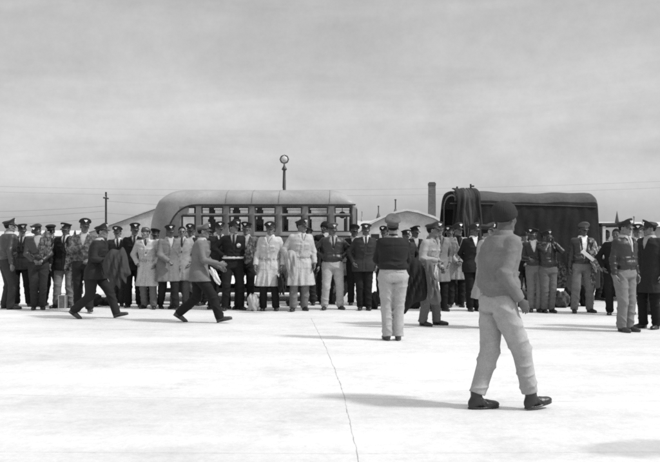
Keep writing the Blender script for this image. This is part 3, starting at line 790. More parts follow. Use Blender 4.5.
# roof ventilators with spires
for i, (px, pt, pb, ww, sp, lab) in enumerate((
    (362, 211, 221, 2.0, .07, 'thin pale vent spire beside the right end of the bus'),
    (378.5, 205.5, 219.5, 4.2, .09, 'dark vent spire nearest the bus on the far shed roof'),
    (395.5, 199, 217, 5, .12, 'tall dark vent pipe on a pyramid base left of the chimney'),
    (421.5, 212.5, 220, 1.3, .07, 'very small vent pipe just left of the chimney'),
    (617, 211, 222.5, 4.0, .0, 'dark pointed ventilator on the shed roof right of the truck'),
    (634, 216, 223, 2.0, .1, 'small pale vent on the shed roof at the right edge'))):
    Yv = 116 if px < 500 else 105; k = Yv/F; r = empty('roof_ventilator', (wx(px, Yv), Yv, 0)); tag(r, lab, 'ventilator', 'ventilators on the shed roofs')
    zb, ztp = wz(pb, Yv), wz(pt, Yv); hb = ww*k/2; zm = zb + (ztp-zb)*.45
    mb = MB(); mb.lathe([(hb*1.3, 0), (hb*1.3, zb-.2), (hb*1.35, zb), (hb*.4, zm), (.01, zm + .05)] if sp else [(hb, 0), (hb, zb), (hb*1.1, zb), (.02, ztp)], n=4)
    mb.build('base', mat(.10 if px not in (362,634) else .3, 'paint', .8), r)
    if sp:
        mb = MB(); mb.tube([(0,0,zm-.2), (0,0,ztp-.15)], sp*.8, 8); mb.lathe([(sp*1.3, ztp-.2), (sp*1.3, ztp-.05), (.01, ztp)], n=8); mb.build('pipe', mat(.05 if px not in (362,634) else .2, 'paint', .7), r)
# telegraph poles and wires
def tpole(px, pt, Y, rad, label):
    x = wx(px, Y); z = wz(pt, Y); r = empty('telegraph_pole', (x, Y, 0)); tag(r, label, 'pole')
    mb = MB(); mb.tube([(0,0,0),(0,0,z)], [rad*1.15, rad*.9], 10); mb.build('post', mat(.07, 'cloth', .95), r)
    mb = MB(); mb.box(-.07, .07, -.9, .9, z-.75, z-.62); mb.build('crossarm', mat(.07, 'cloth', .95), r)
    for yy in (-.8, -.3, .3, .8):
        q = MB(); q.lathe([(.001,0),(.035,0),(.045,.05),(.03,.09),(.035,.12),(.001,.14)], (0,yy,z-.62), 8); q.build('insulator', mat(.4, 'plain', .3), r)
    return x, z
x, z = tpole(106, 192, 88, .11, 'thin wooden telegraph pole standing clear left of the bus')
def wire(p0, p1, sag, rad, label):
    pts = []
    for i in range(25):
        t = i/24; pts.append((p0[0]+(p1[0]-p0[0])*t, p0[1]+(p1[1]-p0[1])*t, p0[2]+(p1[2]-p0[2])*t - sag*4*t*(1-t)))
    mb = MB(); mb.tube(pts, rad, 5); tag(mb.build('wire', mat(.2, 'plain', .8)), label, 'wire', 'overhead wires')
zz = z - .5
for i, (yy, pl, pr, lab) in enumerate(((-.8, 221, 214, 'lowest overhead wire running left from the telegraph pole'), (-.3, 213, 207, 'middle overhead wire left of the telegraph pole'), (.3, 206, 202, 'topmost overhead wire left of the telegraph pole'))):
    Yw = 88 + yy; wire((wx(-120, Yw), Yw, wz(pl+5, Yw)), (wx(106, Yw), Yw, wz(pr+4, Yw)), .35, .015, lab)
for i, (a, b, lab) in enumerate(((201, 208, 'upper overhead wire between the telegraph pole and the bus'), (213, 221, 'lower overhead wire between the telegraph pole and the bus'))):
    Yw = 88.5 + i*.5; wire((wx(106, Yw), Yw, wz(a, Yw)), (wx(330, Yw), Yw, wz(b, Yw)), .3, .013, lab)
for i, (a, b, c, lab) in enumerate(((176.5, 181, 178.5, 'highest of the thin wires crossing the sky over the bus and truck'), (182, 186, 185, 'second thin wire crossing the sky over the bus and truck'))):
    Yw = 86 + i; wire((wx(-60, Yw), Yw, wz(a+8, Yw)), (wx(720, Yw), Yw, wz(c, Yw)), .9, .009, lab)
# beacon lamp on a post behind the bus
Yb = 25; x = wx(284.3, Yb); zt = wz(154.5, Yb); k = Yb/F
r = empty('beacon_lamp', (x, Yb, 0)); tag(r, 'round beacon lamp on a dark post sticking up behind the bus roof', 'lamp')
zc = wz(159.3, Yb); rr = 4.0*k
mb = MB(); mb.tube([(0,0,0),(0,0,wz(180,Yb)),(0,0,wz(179.8,Yb)),(0,0,wz(170,Yb))], [.05,.048,.043,.04], 12); mb.tube([(-.045,-.02,wz(188,Yb)),(-.03,-.03,wz(172,Yb))], .012, 6); mb.build('post', mat(.03, 'paint', .6), r)
mb = MB(); mb.lathe([(.03, wz(170,Yb)-.03), (.085, wz(169.5,Yb)), (.075, wz(168.5,Yb)), (.03, wz(166,Yb)), (.02, wz(163.5,Yb)), (.001, wz(163,Yb))], n=16); mb.build('cap', mat(.03, 'paint', .5), r)
mb = MB(); pts = [(rr*math.cos(a), 0, zc + rr*math.sin(a)) for a in [i*math.pi/12 for i in range(25)]]; mb.tube(pts, .017, 8, False)
for i in range(8):
    a = i*math.pi/4; mb.tube([(rr*1.0*math.cos(a),0,zc+rr*math.sin(a)), (rr*1.22*math.cos(a),0,zc+rr*1.22*math.sin(a))], .01, 5)
mb.build('rim', mat(.05, 'paint', .5), r)
mb = MB(); mb.lathe([(.001,-.05),(rr*.5,-.04),(rr*.93,0),(rr*.93,.03),(.001,.06)], (0,0,zc), 24, 'y'); mb.build('lens', mat(.45, 'plain', .15), r)

# ================================================================ bus
YB = 18.6; WB = 2.15; s = F/YB
bx = lambda px: wx(px, YB)
bz = lambda py: wz(py, YB)
bus = empty('bus', (bx(250), YB + WB/2, 0)); tag(bus, 'pale-roofed streamlined bus standing side-on behind the row of airmen', 'bus')
ox, oy = bx(250), YB + WB/2
XL, XR = bx(141.5) - ox, bx(357) - ox; ZB = .62
z_win0, z_bar0, z_bar1, z_win1 = bz(232), bz(215.6), bz(213.6), bz(206.4)
zside = bz(204.6) ; ztop = 2.66
pill = [(195.5,201),(223,229),(249,254.5),(275.5,282),(302,308),(328,334.5),(352.5,357)]
winx = [(pill[i][1], pill[i+1][0]) for i in range(6)]
first = (181, 195.5)
xs = set()
for a, b in winx + [first, (165, 179)]: xs |= {round(bx(a)-ox, 4), round(bx(b)-ox, 4)}
xs = sorted(xs)
X = np.array(sorted(set([round(float(v), 4) for v in np.concatenate([np.linspace(XL+.002, XL+1.5, 34), np.arange(XL+1.6, XR-.4, .2), np.linspace(XR-.6, XR-.002, 16)])]) | set(xs)))
keep = [X[0]]
for v in X[1:]:
    if v - keep[-1] > .012 or v in xs:
        if v in xs and v - keep[-1] <= .012 and keep[-1] not in xs: keep[-1] = v
        else: keep.append(v)
X = np.array(keep)
def prof(x):
    # half width, top height and lower rounding at station x (teardrop tail at the left, sloped front at the right)
    t = min(1, (x-XL)/1.0); e = (1-(1-t)**3)**.5 if t < 1 else 1
    e = max(e, .02)
    u = min(1, max(0, (XR-x)/.62)); g = 1 - .21*(1-u)**1.8
    hw_ = WB/2*min(1, .25+.75*(1-(1-min(1,(x-XL)/.8))**2.5)**.5 if x < XL+.8 else 1)
    if x < XL+.8: hw_ = WB/2*(1-(1-(x-XL)/.8)**2.2)**.45 if x > XL else 0
    hw_ = max(hw_, .03)
    if x > XR-.25: hw_ *= 1 - .12*(1-(XR-x)/.25)**2
    ztp = .95 + (ztop-.95)*e**1.0
    ztp = zside + (ztp - zside)*1.0
    if x > XR-.62: ztp = ztop - (ztop - (zside+.06))*(1-u)**2
    return hw_, ztp
zl = [ZB, .8, 1.05, 1.25, 1.45, z_win0, z_win0+.12, z_win0+.25, z_bar0, z_bar1, z_win1, zside, zside+.05]
nroof = 12
rings = []
for x in X:
    hw_, ztp = prof(x); zs_ = min(zside+.05, ztp-.02)
    side = []
    sc = 1 if ztp >= ztop-.5 else 1
    for z in zl:
        zz_ = z if ztp > zside+.15 or z < ZB+.01 else ZB + (z-ZB)*(max(ztp-.12, ZB+.1)-ZB)/(zl[-1]-ZB)
        tum = .03*max(0, (zz_-1.6))/.7
        side.append((-(hw_-tum), zz_))
    zt0 = side[-1][1]; y0 = -side[-1][0]
    for k in range(1, nroof):
        a = math.pi*k/nroof; ca, sa = math.cos(a), math.sin(a)
        side.append((-y0*math.copysign(abs(ca)**.75, ca), zt0 + (ztp-zt0)*sa**.85))
    ring_ = side + [(-y, z) for y, z in reversed(side[:len(zl)])]
    rings.append([(x, y, z) for y, z in ring_])
nr = len(rings[0]); V = [p for r_ in rings for p in r_]; fs = []; mi = []
nzl = len(zl)
def is_hole(xm, j):
    seg = j if j < nzl-1 else (nr-2-j if j >= nr-nzl else None)
    far = j > nzl
    if seg is None: return False
    zm = (zl[seg]+zl[seg+1])/2
    for (a, b) in winx + [first] + ([(165, 179)] if far else []):
        if bx(a)-ox < xm < bx(b)-ox:
            if z_win0 < zm < z_bar0 or z_bar1 < zm < z_win1 or (far and z_win0 < zm < z_win1 + .06):
                if (a, b) == first and zm > z_bar1 and xm < bx(188)-ox: return False
                return True
    return False
for i in range(len(rings)-1):
    for j in range(nr-1):
        xm = (X[i]+X[i+1])/2
        if is_hole(xm, j): continue
        fs.append((i*nr+j, (i+1)*nr+j, (i+1)*nr+j+1, i*nr+j+1))
        seg = j if j < nzl-1 else (nr-2-j if j >= nr-nzl else 99)
        arch = False
        if seg < nzl-1:
            zm = (zl[seg]+zl[seg+1])/2; xa = bx(165)-ox; xb = bx(201)-ox
            if xm > xb: arch = zm < zside and zm > .3
            elif xm > xa: arch = zm < 1.15 + (zside-1.15)*(1-((xb-xm)/(xb-xa))**2.9)**.5
        mi.append(1 if arch else 0)
fs.append(tuple(range(nr-1, -1, -1))); mi.append(0); fs.append(tuple(range((len(rings)-1)*nr, len(rings)*nr))); mi.append(0)
me = bpy.data.meshes.new('body'); me.from_pydata(V, [], fs); me.update()
me.materials.append(mat(.25, 'paint', .5)); me.materials.append(mat(.15, 'paint', .5))
me.polygons.foreach_set('material_index', mi); me.polygons.foreach_set('use_smooth', [True]*(len(fs)-2) + [False]*2)
body = link('body', me, None, bus)
so_ = body.modifiers.new('thick', 'SOLIDIFY'); so_.thickness = .045; so_.offset = -1
# drip rail following the window arch
yf = -WB/2 + .01
pts = []
for i in range(15):
    t = i/14; xx = bx(201)-ox - (bx(201)-bx(165))*math.sin(t*math.pi/2)
    zz_ = 1.15 + (zside-1.15)*(max(0, 1-((bx(201)-ox-xx)/(bx(201)-bx(165)))**2.9))**.5
    pts.append((xx, -prof(xx)[0]-.005 + .03*max(0,(zz_-1.6))/.7, zz_))
pts = [(XR-.03, yf+.02, zside), (0, yf+.01, zside)] + pts
mb = MB(); mb.tube(pts, .017, 8); mb.build('drip_rail', mat(.03, 'paint', .5), bus)
mb = MB(); mb.tube([(bx(170)-ox, yf-.01, bz(236)), (0, yf-.01, bz(236)), (XR-.05, yf-.01, bz(236))], .014, 6)
mb.tube([(bx(160)-ox, yf-.01, bz(262)), (0, yf-.01, bz(262)), (XR-.05, yf-.01, bz(262))], .012, 6); mb.build('belt_moulding', mat(.05, 'paint', .5), bus)
# windows with frames and panes, both sides
for sgn in (-1, 1):
    yw = sgn*(WB/2 - .045)
    for (a, b) in [first] + winx:
        xa, xb = bx(a)-ox, bx(b)-ox; fr = MB(); e = .028
        dk_ = .022
        wa, wb = yw-dk_/2, yw+dk_/2
        if sgn < 0: fr.box(xa, xb, wa, wb, z_bar0-.03, z_bar1+.01)
        fr.box(xa, xb, wa, wb, z_win0, z_win0+e); fr.box(xa, xb, wa, wb, z_win1-e*.5, z_win1)
        fr.box(xa, xa+e*1.4, wa, wb, z_win0+e, z_bar0-.03); fr.box(xb-e, xb, wa, wb, z_win0+e, z_bar0-.03)
        if (a, b) != first: fr.box(xa, xa+e, wa, wb, z_bar1+.01, z_win1-e*.5); fr.box(xb-e, xb, wa, wb, z_bar1+.01, z_win1-e*.5)
        if a > 330: fr.box(bx(345.5)-ox, bx(347.5)-ox, wa-.002, wb+.002, z_win0-.1, z_bar0-.01)
        f = fr.build('window', mat(.03, 'paint', .5), bus)
        pn = MB(); pn.add([(xa+e, yw, z_win0+e), (xb-e, yw, z_win0+e), (xb-e, yw, z_bar0-.03), (xa+e, yw, z_bar0-.03)], [(0,1,2,3)])
        if (a, b) != first: pn.add([(xa+e, yw, z_bar1+.01), (xb-e, yw, z_bar1+.01), (xb-e, yw, z_win1-e*.5), (xa+e, yw, z_win1-e*.5)], [(0,1,2,3)])
        pn.build('pane', glass_mat(), f)
# floor, seats, inside mirror
mb = MB(); mb.box(XL+.9, XR-.1, -WB/2+.08, WB/2-.08, ZB+.02, ZB+.1); mb.build('floor', mat(.1, 'paint', .8), bus)
for i in range(7):
    xq = bx(190)-ox + i*.6
    for yy in (-.55, .55):
        mb = MB(); mb.box(xq, xq+.42, yy-.4, yy+.4, 1.0, 1.1, .03); mb.box(xq-.1, xq, yy-.4, yy+.4, 1.0, 1.58, .03); mb.box(xq+.1, xq+.2, yy-.3, yy+.3, ZB+.1, 1.0)
        mb.build('seat', mat(.05, 'leather', .5), bus)
mb = MB(); xm_ = bx(342.5)-ox
mb.lathe([(.001,-.02),(.07,-.02),(.085,0),(.07,.02),(.001,.02)], (xm_,-.75,bz(214.5)), 20, 'y'); mb.tube([(xm_,-.75,bz(213)),(xm_,-.75,zside)], .01, 6); mb.build('mirror', mat(.03, 'paint', .3), bus)
mb = MB()
for px in (157, 330.5, 212, 238): pass
mb.box(bx(183)-ox, bx(189)-ox, -.82, -.72, bz(202)-.0, bz(200.3)); mb.build('marker_lamp', mat(.04, 'paint', .4), bus)
mb = MB(); mb.box(bx(333)-ox, bx(339)-ox, -.86, -.78, bz(206)+.02, bz(204)+.03); mb.build('marker_lamp', mat(.04, 'paint', .4), bus)
for px in (226, 252, 279, 330):
    mb = MB(); xr = bx(px)-ox
    pts = []
    for k in range(0, nroof+1):
        a = math.pi*k/nroof; ca, sa = math.cos(a), math.sin(a); y0 = WB/2-.02
        pts.append((xr, -y0*math.copysign(abs(ca)**.75, ca), zside+.05 + (ztop-zside-.05)*sa**.85 + .002))
    mb.tube(pts, .006, 5); mb.build('roof_seam', mat(.2, 'paint', .5), bus)
# under body rail and wheels
mb = MB(); mb.box(XL+.5, XR-.2, -WB/2+.14, -WB/2+.22, bz(293), bz(288.5)); mb.box(XL+.5, XR-.2, WB/2-.22, WB/2-.14, bz(293), bz(288.5))
for px in (175, 225, 275, 325): mb.box(bx(px)-ox-.03, bx(px)-ox+.03, -WB/2+.16, -WB/2+.20, bz(288.5), ZB+.05)
mb.build('chassis_rail', mat(.02, 'paint', .7), bus)
def wheel(parent, x, y, rad, wd, sgn):
    t = MB(); t.lathe([(rad*.6,-wd/2),(rad*.93,-wd/2),(rad,-wd*.36),(rad,wd*.36),(rad*.93,wd/2),(rad*.6,wd/2),(rad*.6,-wd/2)], (x,y,rad), 32, 'y')
    for i in range(26):
        a = i*math.pi/13; t.add([(x+math.cos(a+q)*rr_, y+w_, rad+math.sin(a+q)*rr_) for rr_ in (rad*.98, rad*1.012) for q in (-.05,.05) for w_ in (-wd*.42, wd*.42)],
             [(0,1,3,2),(4,6,7,5),(0,4,5,1),(2,3,7,6),(0,2,6,4),(1,5,7,3)])
    o = t.build('wheel', mat(.025, 'leather', .8), parent)
    h = MB(); h.lathe([(.001,.0),(rad*.18,.0),(rad*.22,.03),(rad*.5,.045),(rad*.6,.0),(rad*.61,-.02)], (x, y, rad), 24, 'y')
    if sgn < 0:
        h.v = [(a, 2*y-b, c) for a, b, c in h.v]; h.v = [(a, b - wd*.42, c) for a, b, c in h.v]
    else: h.v = [(a, b + wd*.42, c) for a, b, c in h.v]
    h.build('rim', mat(.12, 'paint', .5), o)
for px in (196, 331):
    for sg in (-1, 1): wheel(bus, bx(px)-ox, sg*(WB/2-.2), .44, .24, sg)
mb = MB(); mb.box(XR, XR+.09, -.95, .95, .55, .72, .03); mb.build('bumper', mat(.1, 'paint', .4), bus)

# ================================================================ covered truck
YT = 18.5; WT = 2.2; tx = lambda px: wx(px, YT); tz = lambda py: wz(py, YT)
ot = (tx(525), YT + WT/2); tr = empty('truck', (ot[0], ot[1], 0)); tag(tr, 'military truck with a high dark canvas cover behind the airmen on the right', 'truck')
XA, XZ = tx(455) - ot[0], tx(597) - ot[0]
zs0, zse, zto = .78, tz(203.5), wz(191.5, YT+1.0)
nx_, nc = 90, 46; V = []; Q = []
rnd = random.Random(5)
for i in range(nx_+1):
    t = i/nx_; x = XA + (XZ-XA)*t
    bow = math.cos(t*math.pi*2*4)
    endr = max(0, (t-.985)/.015); endl = max(0, (.03-t)/.03)
    sag = -.018*(1-bow)/2 - .04*endr**2 - .05*t + .015*math.sin(t*9)
    for j in range(nc+1):
        u = j/nc
        if u < .36: y = -WT/2 + .022*math.sin(t*23 + 5*u + 2.5*math.sin(t*7))*(1-u/.36)*.5; z = zs0 + (zse-zs0)*(u/.36); y += .010*bow*math.sin(math.pi*u/.36) + .006*math.sin(t*47+u*20+2*math.sin(t*13)) + .005*math.sin(t*101+3*math.sin(u*9))
        elif u > .64: y = WT/2; z = zs0 + (zse-zs0)*((1-u)/.36)
        else:
            a = math.pi*(u-.36)/.28; y = -WT/2*math.copysign(abs(math.cos(a))**.7, math.cos(a)); z = zse + (zto-zse)*math.sin(a)**.7
        z += sag*(u > .2)*(u < .8)
        if u < .36: z += .03*math.sin(t*40)*(1-u/.36)*.3
        xx = x + (.10*(zse - z)/1.3 if False else 0) - (t < .5)*(1-2*t)*.13*max(0, (zse+.2-z))/1.4 + max(0, t-.9)*10*.10*max(0, (zse+.2-z))/1.4
        V.append((xx, y, z))
for i in range(nx_):
    for j in range(nc): a = i*(nc+1)+j; Q.append((a, a+nc+1, a+nc+2, a+1))
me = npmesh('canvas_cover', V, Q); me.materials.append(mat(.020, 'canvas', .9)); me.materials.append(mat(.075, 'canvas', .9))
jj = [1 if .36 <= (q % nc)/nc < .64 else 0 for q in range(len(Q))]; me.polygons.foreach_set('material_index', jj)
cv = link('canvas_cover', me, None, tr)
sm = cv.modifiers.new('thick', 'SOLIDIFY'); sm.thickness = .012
mb = MB(); mb.tube([(XA - .12, -WT/2-.01, zse+.0), (XA+.8, -WT/2-.012, zse-.012), (XZ-.8, -WT/2-.012, zse-.05), (XZ-.02, -WT/2-.005, zse-.085)], .014, 6); mb.build('eave_rope', mat(.06, 'canvas', .9), tr)
# front end sheet of canvas with gathered folds
V = []; Q = []
for i in range(41):
    u = i/40
    for j in range(21):
        v = j/20; y = -WT/2*.98 + WT*.98*u; a = math.acos(max(-1, min(1, -(2*u-1))))
        zt_ = zse + (zto-zse)*math.sin(a)**.9 - .12
        V.append((XZ - .02 + .04*math.sin(u*40)*(1-v*.3) + .10*(1-v), y, zs0 + (zt_-zs0)*v))
for i in range(40):
    for j in range(20): a = i*21+j; Q.append((a, a+21, a+22, a+1))
o = link('end_curtain', npmesh('end_curtain', V, Q), mat(.07, 'canvas', .9), tr); o.modifiers.new('t', 'SOLIDIFY').thickness = .012
# bows and open rear
for x in (XA+.06, (XA+XZ)/2, XZ-.1):
    mb = MB(); pts = [(x, -WT/2+.03, .9)]
    for k in range(13):
        a = math.pi*k/12; pts.append((x, -(WT/2-.04)*math.copysign(abs(math.cos(a))**.8, math.cos(a)), zse-.04 + (zto-zse)*math.sin(a)**.9 - .05))
    pts.append((x, WT/2-.03, .9)); mb.tube(pts, .022, 8); mb.build('bow', mat(.15, 'paint', .7), tr)
mb = MB()
for px, dx in ((458.5, .05), (474.5, 0)): 
    x = tx(px)-ot[0]; mb.tube([(x, -.6, zto-.25), (x+dx, -.6, wz(184 if px > 470 else 186.5, YT+.5))], .022, 8)
    if px > 470: mb.box(x-.01, x+.08, -.63, -.57, wz(187, YT+.5), wz(185.5, YT+.5))
mb.build('stake', mat(.03, 'paint', .7), tr)
# cargo bed of boards
mb = MB(); mb.box(XA, XZ+.05, -WT/2+.02, WT/2-.02, .82, .95)
for k in range(4):
    z0 = .96 + k*.13; mb.box(XA+.02, XZ, -WT/2+.03, -WT/2+.06, z0, z0+.115); mb.box(XA+.02, XZ, WT/2-.06, WT/2-.03, z0, z0+.115)
mb.build('cargo_bed', mat(.05, 'paint', .8), tr)
mb = MB(); mb.box(XA-.04, XA-.0, -WT/2+.04, WT/2-.04, .55, .95); mb.build('tailgate', mat(.05, 'paint', .8), tr)
mb = MB(); mb.box(XA+.2, XZ+2.2, -.5, -.4, .6, .8); mb.box(XA+.2, XZ+2.2, .4, .5, .6, .8)
for x in (XA+.4, XA+1.2, XA+2.0, XZ+.3): mb.box(x, x+.1, -.4, .4, .62, .76)
for q0, q1 in ((XA+.02, XA+.1), (XA+2.22, XA+2.75), (XA+2.8, XZ+.1)):
    mb.box(q0, q1, -1.05, -.55, .32, .84, .03); mb.box(q0, q1, .55, 1.05, .32, .84, .03)
mb.box(XA+.1, XZ+.2, -.3, .3, .3, .62, .05)
mb.build('chassis', mat(.02, 'paint', .7), tr)
for x in (XA+.6, XA+1.62): 
    for sg in (-1, 1): wheel(tr, x, sg*(WT/2-.22), .47, .3, sg)
# cab, hood, fender
cx0, cx1 = tx(600.5)-ot[0], tx(618)-ot[0]; ctop = tz(224)
mb = MB()
prof_c = [(cx0+.1, .8), (cx0+.1, ctop-.05), (cx0+.16, ctop), (cx1+.35, ctop-.02), (cx1+.55, 1.45), (cx1+.62, .8)]
mb.prism(prof_c, -WT/2+.18, -WT/2+.2); mb.v = []; mb.f = []; mb.sm = []
def cab_panel(poly, y0, y1): mb.prism(poly, y0, y1)
for y0 in (-.95, .91):
    cab_panel([(cx0+.1,.75),(cx0+.1,1.42),(cx1+.6,1.42),(cx1+.6,.75)], y0, y0+.04)
    mb.box(cx0+.1, cx0+.17, y0, y0+.04, 1.42, ctop-.05); mb.box(cx1+.32, cx1+.38, y0, y0+.04, 1.42, ctop-.05)
mb.box(cx0+.1, cx0+.13, -.91, .91, .75, 1.42); mb.box(cx0+.1, cx0+.13, -.91, -.5, 1.42, ctop-.05); mb.box(cx0+.1, cx0+.13, .5, .91, 1.42, ctop-.05)
mb.build('cab', mat(.5, 'paint', .6), tr)
mb = MB(); mb.box(cx0+.05, cx1+.45, -.98, .98, ctop-.05, ctop+.03, .025); mb.build('cab_roof', mat(.05, 'canvas', .8), tr)
mb = MB(); mb.add([(cx1+.36,-.9,1.42),(cx1+.36,.9,1.42),(cx1+.36,.9,ctop-.06),(cx1+.36,-.9,ctop-.06)], [(0,1,2,3)]); mb.build('windscreen', glass_mat(), tr)
mb = MB(); mb.prism([(cx1+.62,.75),(cx1+.62,1.42),(cx1+1.1,1.38),(cx1+1.75,1.28),(cx1+1.8,.7)], -.5, .5); mb.build('hood', mat(.06, 'paint', .6), tr)
for sg in (-1, 1):
    pts = []; V = []
    for k in range(13):
        a = math.pi*k/12*1.0; V += [(cx1+.95 - math.cos(a)*.62, y, .42 + math.sin(a)*.58) for y in (sg*.55, sg*1.05)]
    mb = MB(); mb.add(V, [(2*k, 2*k+1, 2*k+3, 2*k+2) for k in range(12)], True); o = mb.build('fender', mat(.3, 'paint', .5), tr); o.modifiers.new('t','SOLIDIFY').thickness = .02
    wheel(tr, cx1+.95, sg*.82, .45, .24, sg)
    mb = MB(); mb.lathe([(.001,-.1),(.07,-.08),(.095,0),(.1,.02),(.001,.03)], (cx1+1.8, sg*.62, 1.05), 18, 'x'); mb.build('headlight', mat(.4, 'plain', .2), tr)
mb = MB(); mb.box(cx1+2.0, cx1+2.1, -1.0, 1.0, .55, .72, .02); mb.build('bumper', mat(.05, 'paint', .6), tr)
# cloth hung over the open back of the truck
def hanging(name, x0, x1, xb0, xb1, ztop_, zbot, y, v, seed, label, group=None):
    """cloth thrown over the roof edge: lies on the roof curve, then hangs down the side in loose folds"""
    rn = random.Random(seed); ph = [rn.uniform(0, 6.28) for _ in range(5)]; V = []; Q = []; nu, nv = 90, 70
    off_ = YT - y
    for i in range(nu+1):
        u = i/nu
        for j in range(nv+1):
            t = j/nv; hang_ = max(0, (t-.25)/.75)
            xa = x0 + (x1-x0)*u; xb = xb0 + (xb1-xb0)*u
            xc = (x0+x1)/2; x = xc + (xa-xc)*(.75+.25*t) + (xb-xa)*hang_**1.2 + .02*math.sin(t*8+ph[2]+u*4)
            fold = 1.2*math.sin(u*8+ph[0]+t*3+1.6*math.sin(4*t+ph[1])) + .8*math.sin(u*17+ph[1]-t*5+1.5*math.sin(u*5+t*3)) + .35*math.sin(u*37+ph[2]+t*7)
            o = .045 + .018*fold*(.5+.9*hang_) + .02*math.sin(t*13+u*6+ph[4])*hang_
            if t < .25:
                a = (1-t/.25)*1.25; yy = ot[1] - WT/2*math.cos(a)**.7; z = zse + (zto-zse)*math.sin(a)**.7 + o*math.sin(a)*.8 + .02; yy -= o*math.cos(a)
            else:
                yy = ot[1] - WT/2 - o - off_*.5*hang_; z = zse + .02 + (zbot-zse + .12*math.sin(u*6+ph[3]) + .04*math.sin(u*21+ph[2]))*hang_
            V.append((x, yy, z))
    for i in range(nu):
        for j in range(nv): a = i*(nv+1)+j; Q.append((a, a+nv+1, a+nv+2, a+1))
    o = link(name, npmesh(name, V, Q), mat(v, 'canvas', .9)); o.modifiers.new('t', 'SOLIDIFY').thickness = .012
    tag(o, label, 'cloth', group)
TXx = lambda px: wx(px, YT-.1)
hanging('hanging_tarpaulin', TXx(456), TXx(468), TXx(449), TXx(464), tz(193), tz(262), YT-.10, .022, 1, 'very dark tarpaulin hanging at the left corner of the truck', 'cloths hung over the back of the truck')
hanging('hanging_tarpaulin', TXx(463), TXx(474), TXx(463), TXx(472), tz(191), tz(248), YT-.22, .055, 2, 'lighter grey folded cloth hanging beside the very dark tarpaulin', 'cloths hung over the back of the truck')
hanging('hanging_tarpaulin', TXx(471), TXx(481), TXx(471), TXx(492), tz(192), tz(258), YT-.16, .03, 3, 'dark cloth slanting down to the right across the truck cover', 'cloths hung over the back of the truck')

# ================================================================ people
SH['hair'] = None
build_heads(); build_hands(); SH['hair'] = hair_mesh(); SH['hair'].materials.append(mat(.015, 'cloth', .9))
for k_ in ('stiff', 'soft', 'crushed'):
    cm = cap_meshes(k_); SH['cap', k_] = cm
    cm['visor'].materials.append(mat(.02, 'leather', .38)); cm['strap'].materials.append(mat(.03, 'leather', .4)); cm['badge'].materials.append(mat(.95, 'metal', .4))
SH['garrison'] = garrison_mesh(); SH['knit'] = knit_mesh()
PP = {}
LINE = 'airmen waiting along the edge of the apron'
def A(key, label, px, fy, az, **kw):
    PP[key] = person(label, px, fy, az, **kw)
# ---- front figures
A('fg', 'man in pale field jacket and knit cap walking away, seen from behind close by', 498.5, 409, 14, h=1.80, top='a2', topk='cloth', tc=.155, lc=.31, hat='knit', hc=.05, skin=.06,
  arms=('fg','down'), stance='fg', head=(22, 0), lean=4, twist=4, res=.006, shoe=.035, boot=True, tuck=True, hunch=.025, fat=1.0, group='men crossing the apron', shirt=.15, legk='cloth', hair=True)
A('back', 'man in dark shirt and light trousers standing with his back turned, alone on the apron', 393, 340.5, 93, h=1.76, top='shirt', tc=.032, lc=.32, hat='soft', hc=.10, hz_=1.35, skin=.3,
  arms=('clasp2','clasp2'), stance='close', head=(-6,8), res=.009, shoe=.06, group='men crossing the apron', fat=1.12, badge=False)
A('w1', 'man in dark belted tunic walking right with a coat over his forearm', 95, 318.5, -4, h=1.80, top='tunic', tc=.04, lc=.035, hat='soft', hc=.05, skin=.33, arms=('hold','swingf'),
  stance='walkL', lean=9, head=(0,4), res=.010, shoe=.06, belt=.03, group='men crossing the apron', fat=1.05, tie=.05)
A('w2', 'man in grey tunic and peaked cap striding right with one arm stretched forward', 199, 322.5, 0, h=1.80, top='tunic', tc=.135, lc=.02, hat='soft', hc=.13, skin=.14,
  arms=(((.20,.36,1.10),(.3,-.6,-1),'relaxed'),'swingf'), stance='walkR', lean=5, head=(0,2), res=.010, shoe=.07, group='men crossing the apron', fat=1.03, tie=.03)
A('w3', 'man in pale coverall stepping right, carrying a dark garment bag', 427, 325.5, -38, h=1.74, top='coverall', tc=.27, lc=.12, hat='soft', hc=.08, skin=.12,
  arms=('hold',((.24,.16,.98),(.6,-1,0),'grip')), stance='easeL', lean=8, head=(25,4), res=.010, shoe=.03, belt=.16, group='men crossing the apron', shirt=.1)
A('w4', 'man in pale coat and black trousers mostly hidden behind the walking man close by', 487, 328, 10, h=1.72, top='trench', tc=.34, lc=.03, hat='soft', hc=.08, skin=.12,
  arms=('down',((.27,.0,.90),(.6,-1,0),'relaxed')), stance='stand', res=.0115, group='men crossing the apron', shoe=.03)
A('r1', 'man in leather jacket, big crushed cap and light trousers near the right edge', 624.5, 331.5, -60, h=1.76, top='a2', topk='leather', tc=.032, lc=.17, hat='crushed', hc=.06, skin=.2,
  arms=('down','down'), stance='close', head=(12,2), res=.010, tie=.4, shirt=.4, shoe=.07, fat=1.08)
A('r2', 'man in dark overcoat and black trousers at the far right edge of the photo', 650, 328.5, -150, h=1.76, top='coat', tc=.045, lc=.02, hat='crushed', hc=.07, skin=.2,
  arms=('down','down'), stance='stand', head=(-30,3), res=.011, shoe=.05, fat=1.08)
